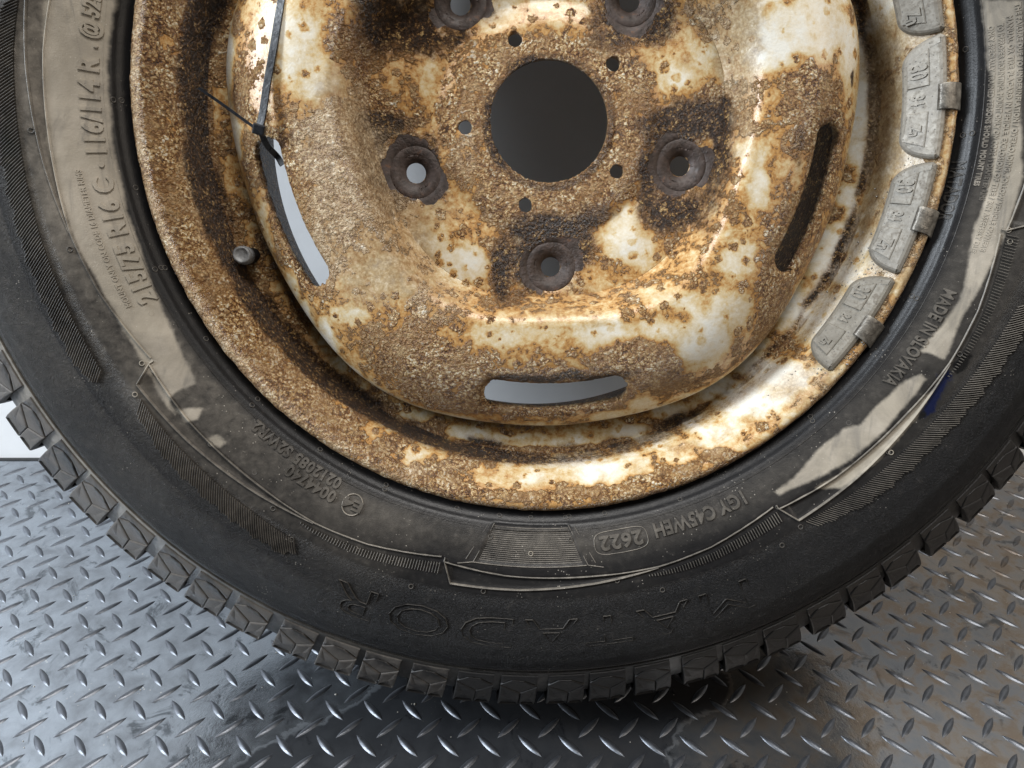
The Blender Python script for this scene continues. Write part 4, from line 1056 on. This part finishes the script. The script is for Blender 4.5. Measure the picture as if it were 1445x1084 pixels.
def flange_pt(s, w, h, tmid):
    """s along the rim (mm), w inwards from the lip (mm), h above the flange surface (mm)"""
    r = 213.5 - w
    z = np.interp(r, [199, 202, 205, 209, 213, 217, 222], [-19, -15.5, -12, -6, -1.2, .3, -2]); a = rad(tmid) - s / 212.0
    nr, nz = -.66, .75
    r2 = r + nr * h; z2 = z + nz * h
    return Vector((r2 * math.cos(a), r2 * math.sin(a), z2))


def make_weight(tmid, texts, L=50.0, style=0, label=''):
    M_wt = WT[style]
    base = flange_pt(0, 6, 0, tmid)
    t = link('balance_weight', None, label=label, cat='balance weight', group='balance weights clipped along the rim flange')
    t.matrix_world = MW @ Matrix.Translation(base * .001)
    Wd = 14.2
    half = L / 2
    def outline(ins):
        pts = []
        n = 10
        r_ = 12.6
        # straight lip side at w=0, inner side w=Wd rounded at both ends
        for i in range(n + 1):
            a = math.pi / 2 * i / n; pts.append((-half + r_ - (r_ - ins) * math.cos(a) if False else -half + r_ - (r_ - ins) * math.sin(math.pi / 2 - a), Wd - r_ + (r_ - ins) * math.sin(a)))
        for k in range(1, 12): pts.append((-half + r_ + (L - 2 * r_) * k / 12, Wd - ins))
        for i in range(n + 1):
            a = math.pi / 2 * i / n; pts.append((half - r_ + (r_ - ins) * math.sin(a), Wd - r_ + (r_ - ins) * math.cos(a)))
        for k in range(9): pts.append((half - 1.5 - ins + (k) * -(L - 3 - 2 * ins) / 8, ins + .2))
        return pts
    rings = [(outline(0), -.6), (outline(.1), 2.4), (outline(1.0), 3.9), (outline(2.0), 4.5), (outline(4.6), 4.7)]
    vs_, fs = [], []; n = len(rings[0][0])
    for P, h in rings:
        for s, w in P: vs_.append((flange_pt(s, w, h, tmid) - base))
    for k in range(len(rings) - 1):
        for i in range(n): fs.append((k * n + i, k * n + (i + 1) % n, (k + 1) * n + (i + 1) % n, (k + 1) * n + i))
    # ladder across the top: outer arcs in order left->right, bottom side right->left
    P = rings[-1][0]; b0 = (len(rings) - 1) * n
    npf = n - 9                                     # rounded side points, then the nine on the lip side
    ub = list(range(npf)); lb = list(range(n - 1, npf - 1, -1))
    iu = il = 0
    while iu < len(ub) - 1 or il < len(lb) - 1:      # zip the two sides with triangles so that the top follows the rim's curve
        if il == len(lb) - 1 or (iu < len(ub) - 1 and P[ub[iu + 1]][0] <= P[lb[il + 1]][0]):
            fs.append((b0 + ub[iu], b0 + ub[iu + 1], b0 + lb[il])); iu += 1
        else:
            fs.append((b0 + ub[iu], b0 + lb[il + 1], b0 + lb[il])); il += 1
    vs_ = [tuple(v) for v in vs_]
    o = link('weight_body', mesh('weight_body', np.array(vs_) * .001, fs, M_wt, smooth=False), t)
    # raised rail along the lip side and recessed middle field edges
    def prism(poly, h0, h1, name, mat, ins=.35):
        vs2, fs2 = [], []; m = len(poly)
        for q, hh in ((0, h0), (0, h1 - ins), (ins, h1)):
            P = inset([(p[0], p[1]) for p in poly], q) if q else [Vector(p) for p in poly]
            for p in P: vs2.append(tuple(flange_pt(p.x, p.y, hh, tmid) - base))
        for k in range(2):
            for i in range(m): fs2.append((k * m + i, k * m + (i + 1) % m, (k + 1) * m + (i + 1) % m, (k + 1) * m + i))
        hm_ = m // 2
        for i in range(hm_ - 1): fs2.append((2 * m + i, 2 * m + i + 1, 2 * m + m - 2 - i, 2 * m + m - 1 - i))
        return link(name, mesh(name, np.array(vs2) * .001, fs2, mat, smooth=False), t)
    for s0, s1 in ((-half + 5.0, -7.0), (7.0, half - 5.0)):
        nseg = 4
        poly = [(s0 + (s1 - s0) * i / nseg, 5.2) for i in range(nseg + 1)] + [(s1 - (s1 - s0) * i / nseg, 12.2) for i in range(nseg + 1)]
        if s0 < 0: poly[nseg * 2 + 1] = (s0 + 7.0, 12.2); poly[0] = (s0 + 1.0, 5.2)
        else: poly[nseg] = (s1 - 1.0, 5.2); poly[nseg + 1] = (s1 - 7.0, 12.2)
        prism(poly, 3.0, 5.5, 'raised_field', M_wt)
    # the steel clip hooked over the lip
    cv, cf = [], []
    prof = [(2.6, 5.0), (1.2, 5.2), (-.4, 4.3), (-2.2, 2.8), (-4.0, 1.8), (-5.8, .6), (-7.0, -1.6), (-7.2, -4)]
    cw = 6.8
    for i, s in enumerate((-cw, -cw + .5, -cw / 2, 0, cw / 2, cw - .5, cw)):
        for w, h in prof:
            cv.append(tuple(flange_pt(s, w, h - (.25 if abs(s) == cw else 0), tmid) - base))
    m = len(prof)
    for i in range(6):
        for j in range(m - 1): cf.append((i * m + j, (i + 1) * m + j, (i + 1) * m + j + 1, i * m + j + 1))
    c = link('clip', mesh('clip', np.array(cv) * .001, cf, M_clip), t); sm = c.modifiers.new('clip thickness', 'SOLIDIFY'); sm.thickness = .0011; sm.offset = -1
    for body, s, size in texts:
        v, f = text_mesh(body, size * 1.25, 1.05, .3, .12)
        v[:, 0] -= (v[:, 0].min() + v[:, 0].max()) / 2; v[:, 1] -= (v[:, 1].min() + v[:, 1].max()) / 2
        hh = 5.5 if abs(s) > 7 else 4.5
        pts = [tuple(flange_pt(s + p[0], 8.6 - p[1], hh + (1.0 if p[2] > 0 else -.4), tmid) - base) for p in v]
        link('raised_number', mesh('raised_number', np.array(pts) * .001, f, M_wt, smooth=False), t)
    return t


make_weight(20.9, [('30', -18, 6), ('84', 0, 4.6), ('Zn', 20, 5)], L=64, label='topmost grey balance weight, cut off by the upper edge of the photo')
make_weight(3.2, [('30', -15, 6), ('84', 0, 4.4), ('Zn', 17, 3.8)], L=65, style=1, label='pale balance weight marked 30 just below the topmost, clipped high on the right flange')
make_weight(-14.5, [('30', -17, 6), ('84', 0, 4.6), ('Zn', 17, 5)], L=63, label='balance weight with bright streaked clip between the pale one and the lowest one')
make_weight(-32.2, [('30', -17, 6), ('84', 0, 4), ('Zn', 18, 3.4)], L=62, style=2, label='lowest and darkest balance weight, nearest the cream paint on the lower right flange')

# silvery crumbs of zinc and sealer stuck beside the weights
cr_v, cr_f = [], []
for q in range(420):
    t = random.gauss(-22, 11) if q % 3 else random.gauss(-37.5, 2.0)
    r = random.gauss(203.0, 2.6) if q % 3 else random.gauss(209, 4)
    z = float(np.interp(r, [196, 199, 202, 205, 209, 213, 217, 222], [-42, -24, -15.5, -11.6, -5.6, -1.2, .3, -2]))
    s_ = random.uniform(.25, .75)
    pts = np.array([(1, 0, 0), (-1, 0, 0), (0, 1, 0), (0, -1, 0), (0, 0, 1), (0, 0, -.6)]) * s_ * rng.uniform(.5, 1.5, (6, 3))
    cr_v.append(pts + (r * math.cos(rad(t)), r * math.sin(rad(t)), z + .25 * s_)); cr_f.append(np.array([(0, 2, 4), (2, 1, 4), (1, 3, 4), (3, 0, 4), (2, 0, 5), (1, 2, 5), (3, 1, 5), (0, 3, 5)]) + 6 * q)
link('zinc_crumbs', mesh('zinc_crumbs', np.concatenate(cr_v) * .001, np.concatenate(cr_f), simple('silvery_residue', (.34, .33, .31), .25, .55, .5, 200), smooth=False), rim, kind='stuff')

# ------------------------------------------------------------------ cable tie
M_tie = simple('black_nylon', (.016, .018, .022), .28, 0, .2, 200, .0001)


def strap(path, width, thick, name, parent, side):
    """flat band along path (wheel mm); side = direction of its width"""
    P = [Vector(p) for p in path]; vs_, fs = [], []
    for i, p in enumerate(P):
        d = (P[min(i + 1, len(P) - 1)] - P[max(i - 1, 0)]).normalized(); sd_ = Vector(side[i] if isinstance(side, list) else side); sd_ = (sd_ - d * sd_.dot(d)).normalized(); nn = d.cross(sd_).normalized()
        for a, b in ((-1, -1), (1, -1), (1.0, .6), (.8, 1), (-.8, 1), (-1.0, .6)):
            vs_.append(tuple(p + sd_ * (a * width / 2) + nn * (b * thick / 2)))
    m = 6
    for i in range(len(P) - 1):
        for j in range(m): fs.append((i * m + j, i * m + (j + 1) % m, (i + 1) * m + (j + 1) % m, (i + 1) * m + j))
    fs += [tuple(range(m)), tuple((len(P) - 1) * m + j for j in range(m))]
    return link(name, mesh(name, np.array(vs_) * .001, fs, M_tie, smooth=False), parent)


def spline(pts, n=14):
    out = []
    for i in range(len(pts) - 1):
        p0, p1, p2, p3 = (Vector(pts[max(i - 1, 0)]), Vector(pts[i]), Vector(pts[i + 1]), Vector(pts[min(i + 2, len(pts) - 1)]))
        for k in range(n):
            t = k / n; out.append(.5 * ((2 * p1) + (p2 - p0) * t + (2 * p0 - 5 * p1 + 4 * p2 - p3) * t * t + (3 * p1 - p0 - 3 * p2 + p3) * t ** 3))
    out.append(Vector(pts[-1])); return out


tie = link('cable_tie', None, label='thin black plastic cable tie looped through the left slot of the rim disc', cat='cable tie')
hd = Vector(TIE['head'])
tie.matrix_world = MW @ Matrix.Translation(hd * .001)
rel = lambda L: [tuple(Vector(p) - hd) for p in L]
strap(spline(rel(TIE['up'])), 4.0, 1.3, 'strap', tie, (1, .12, .25))
strap(spline(rel(TIE['down'])), 3.2, 1.2, 'strap_end', tie, (.8, .6, 0))
strap(spline(rel(TIE['tail'])), 1.5, .9, 'tail', tie, (.45, .9, .1))
# locking head: hollow box with a rounded top
hv = []
for z, s in ((-2.6, .92), (-2.0, 1), (1.8, 1), (2.6, .86)):
    for a, b in ((-1, -1), (1, -1), (1, 1), (-1, 1)): hv.append((a * 3.1 * s, b * 2.7 * s, z))
hf = [(0, 3, 2, 1), (12, 13, 14, 15)]
for k in range(3):
    for i in range(4): hf.append((k * 4 + i, k * 4 + (i + 1) % 4, (k + 1) * 4 + (i + 1) % 4, (k + 1) * 4 + i))
hm = mesh('locking_head', np.array(hv) * .001, hf, M_tie, smooth=False)
hd_o = link('locking_head', hm, tie); hd_o.rotation_euler = (0.15, .1, -.25)
bvm = hd_o.modifiers.new('soft edge', 'BEVEL'); bvm.width = .0005; bvm.segments = 2
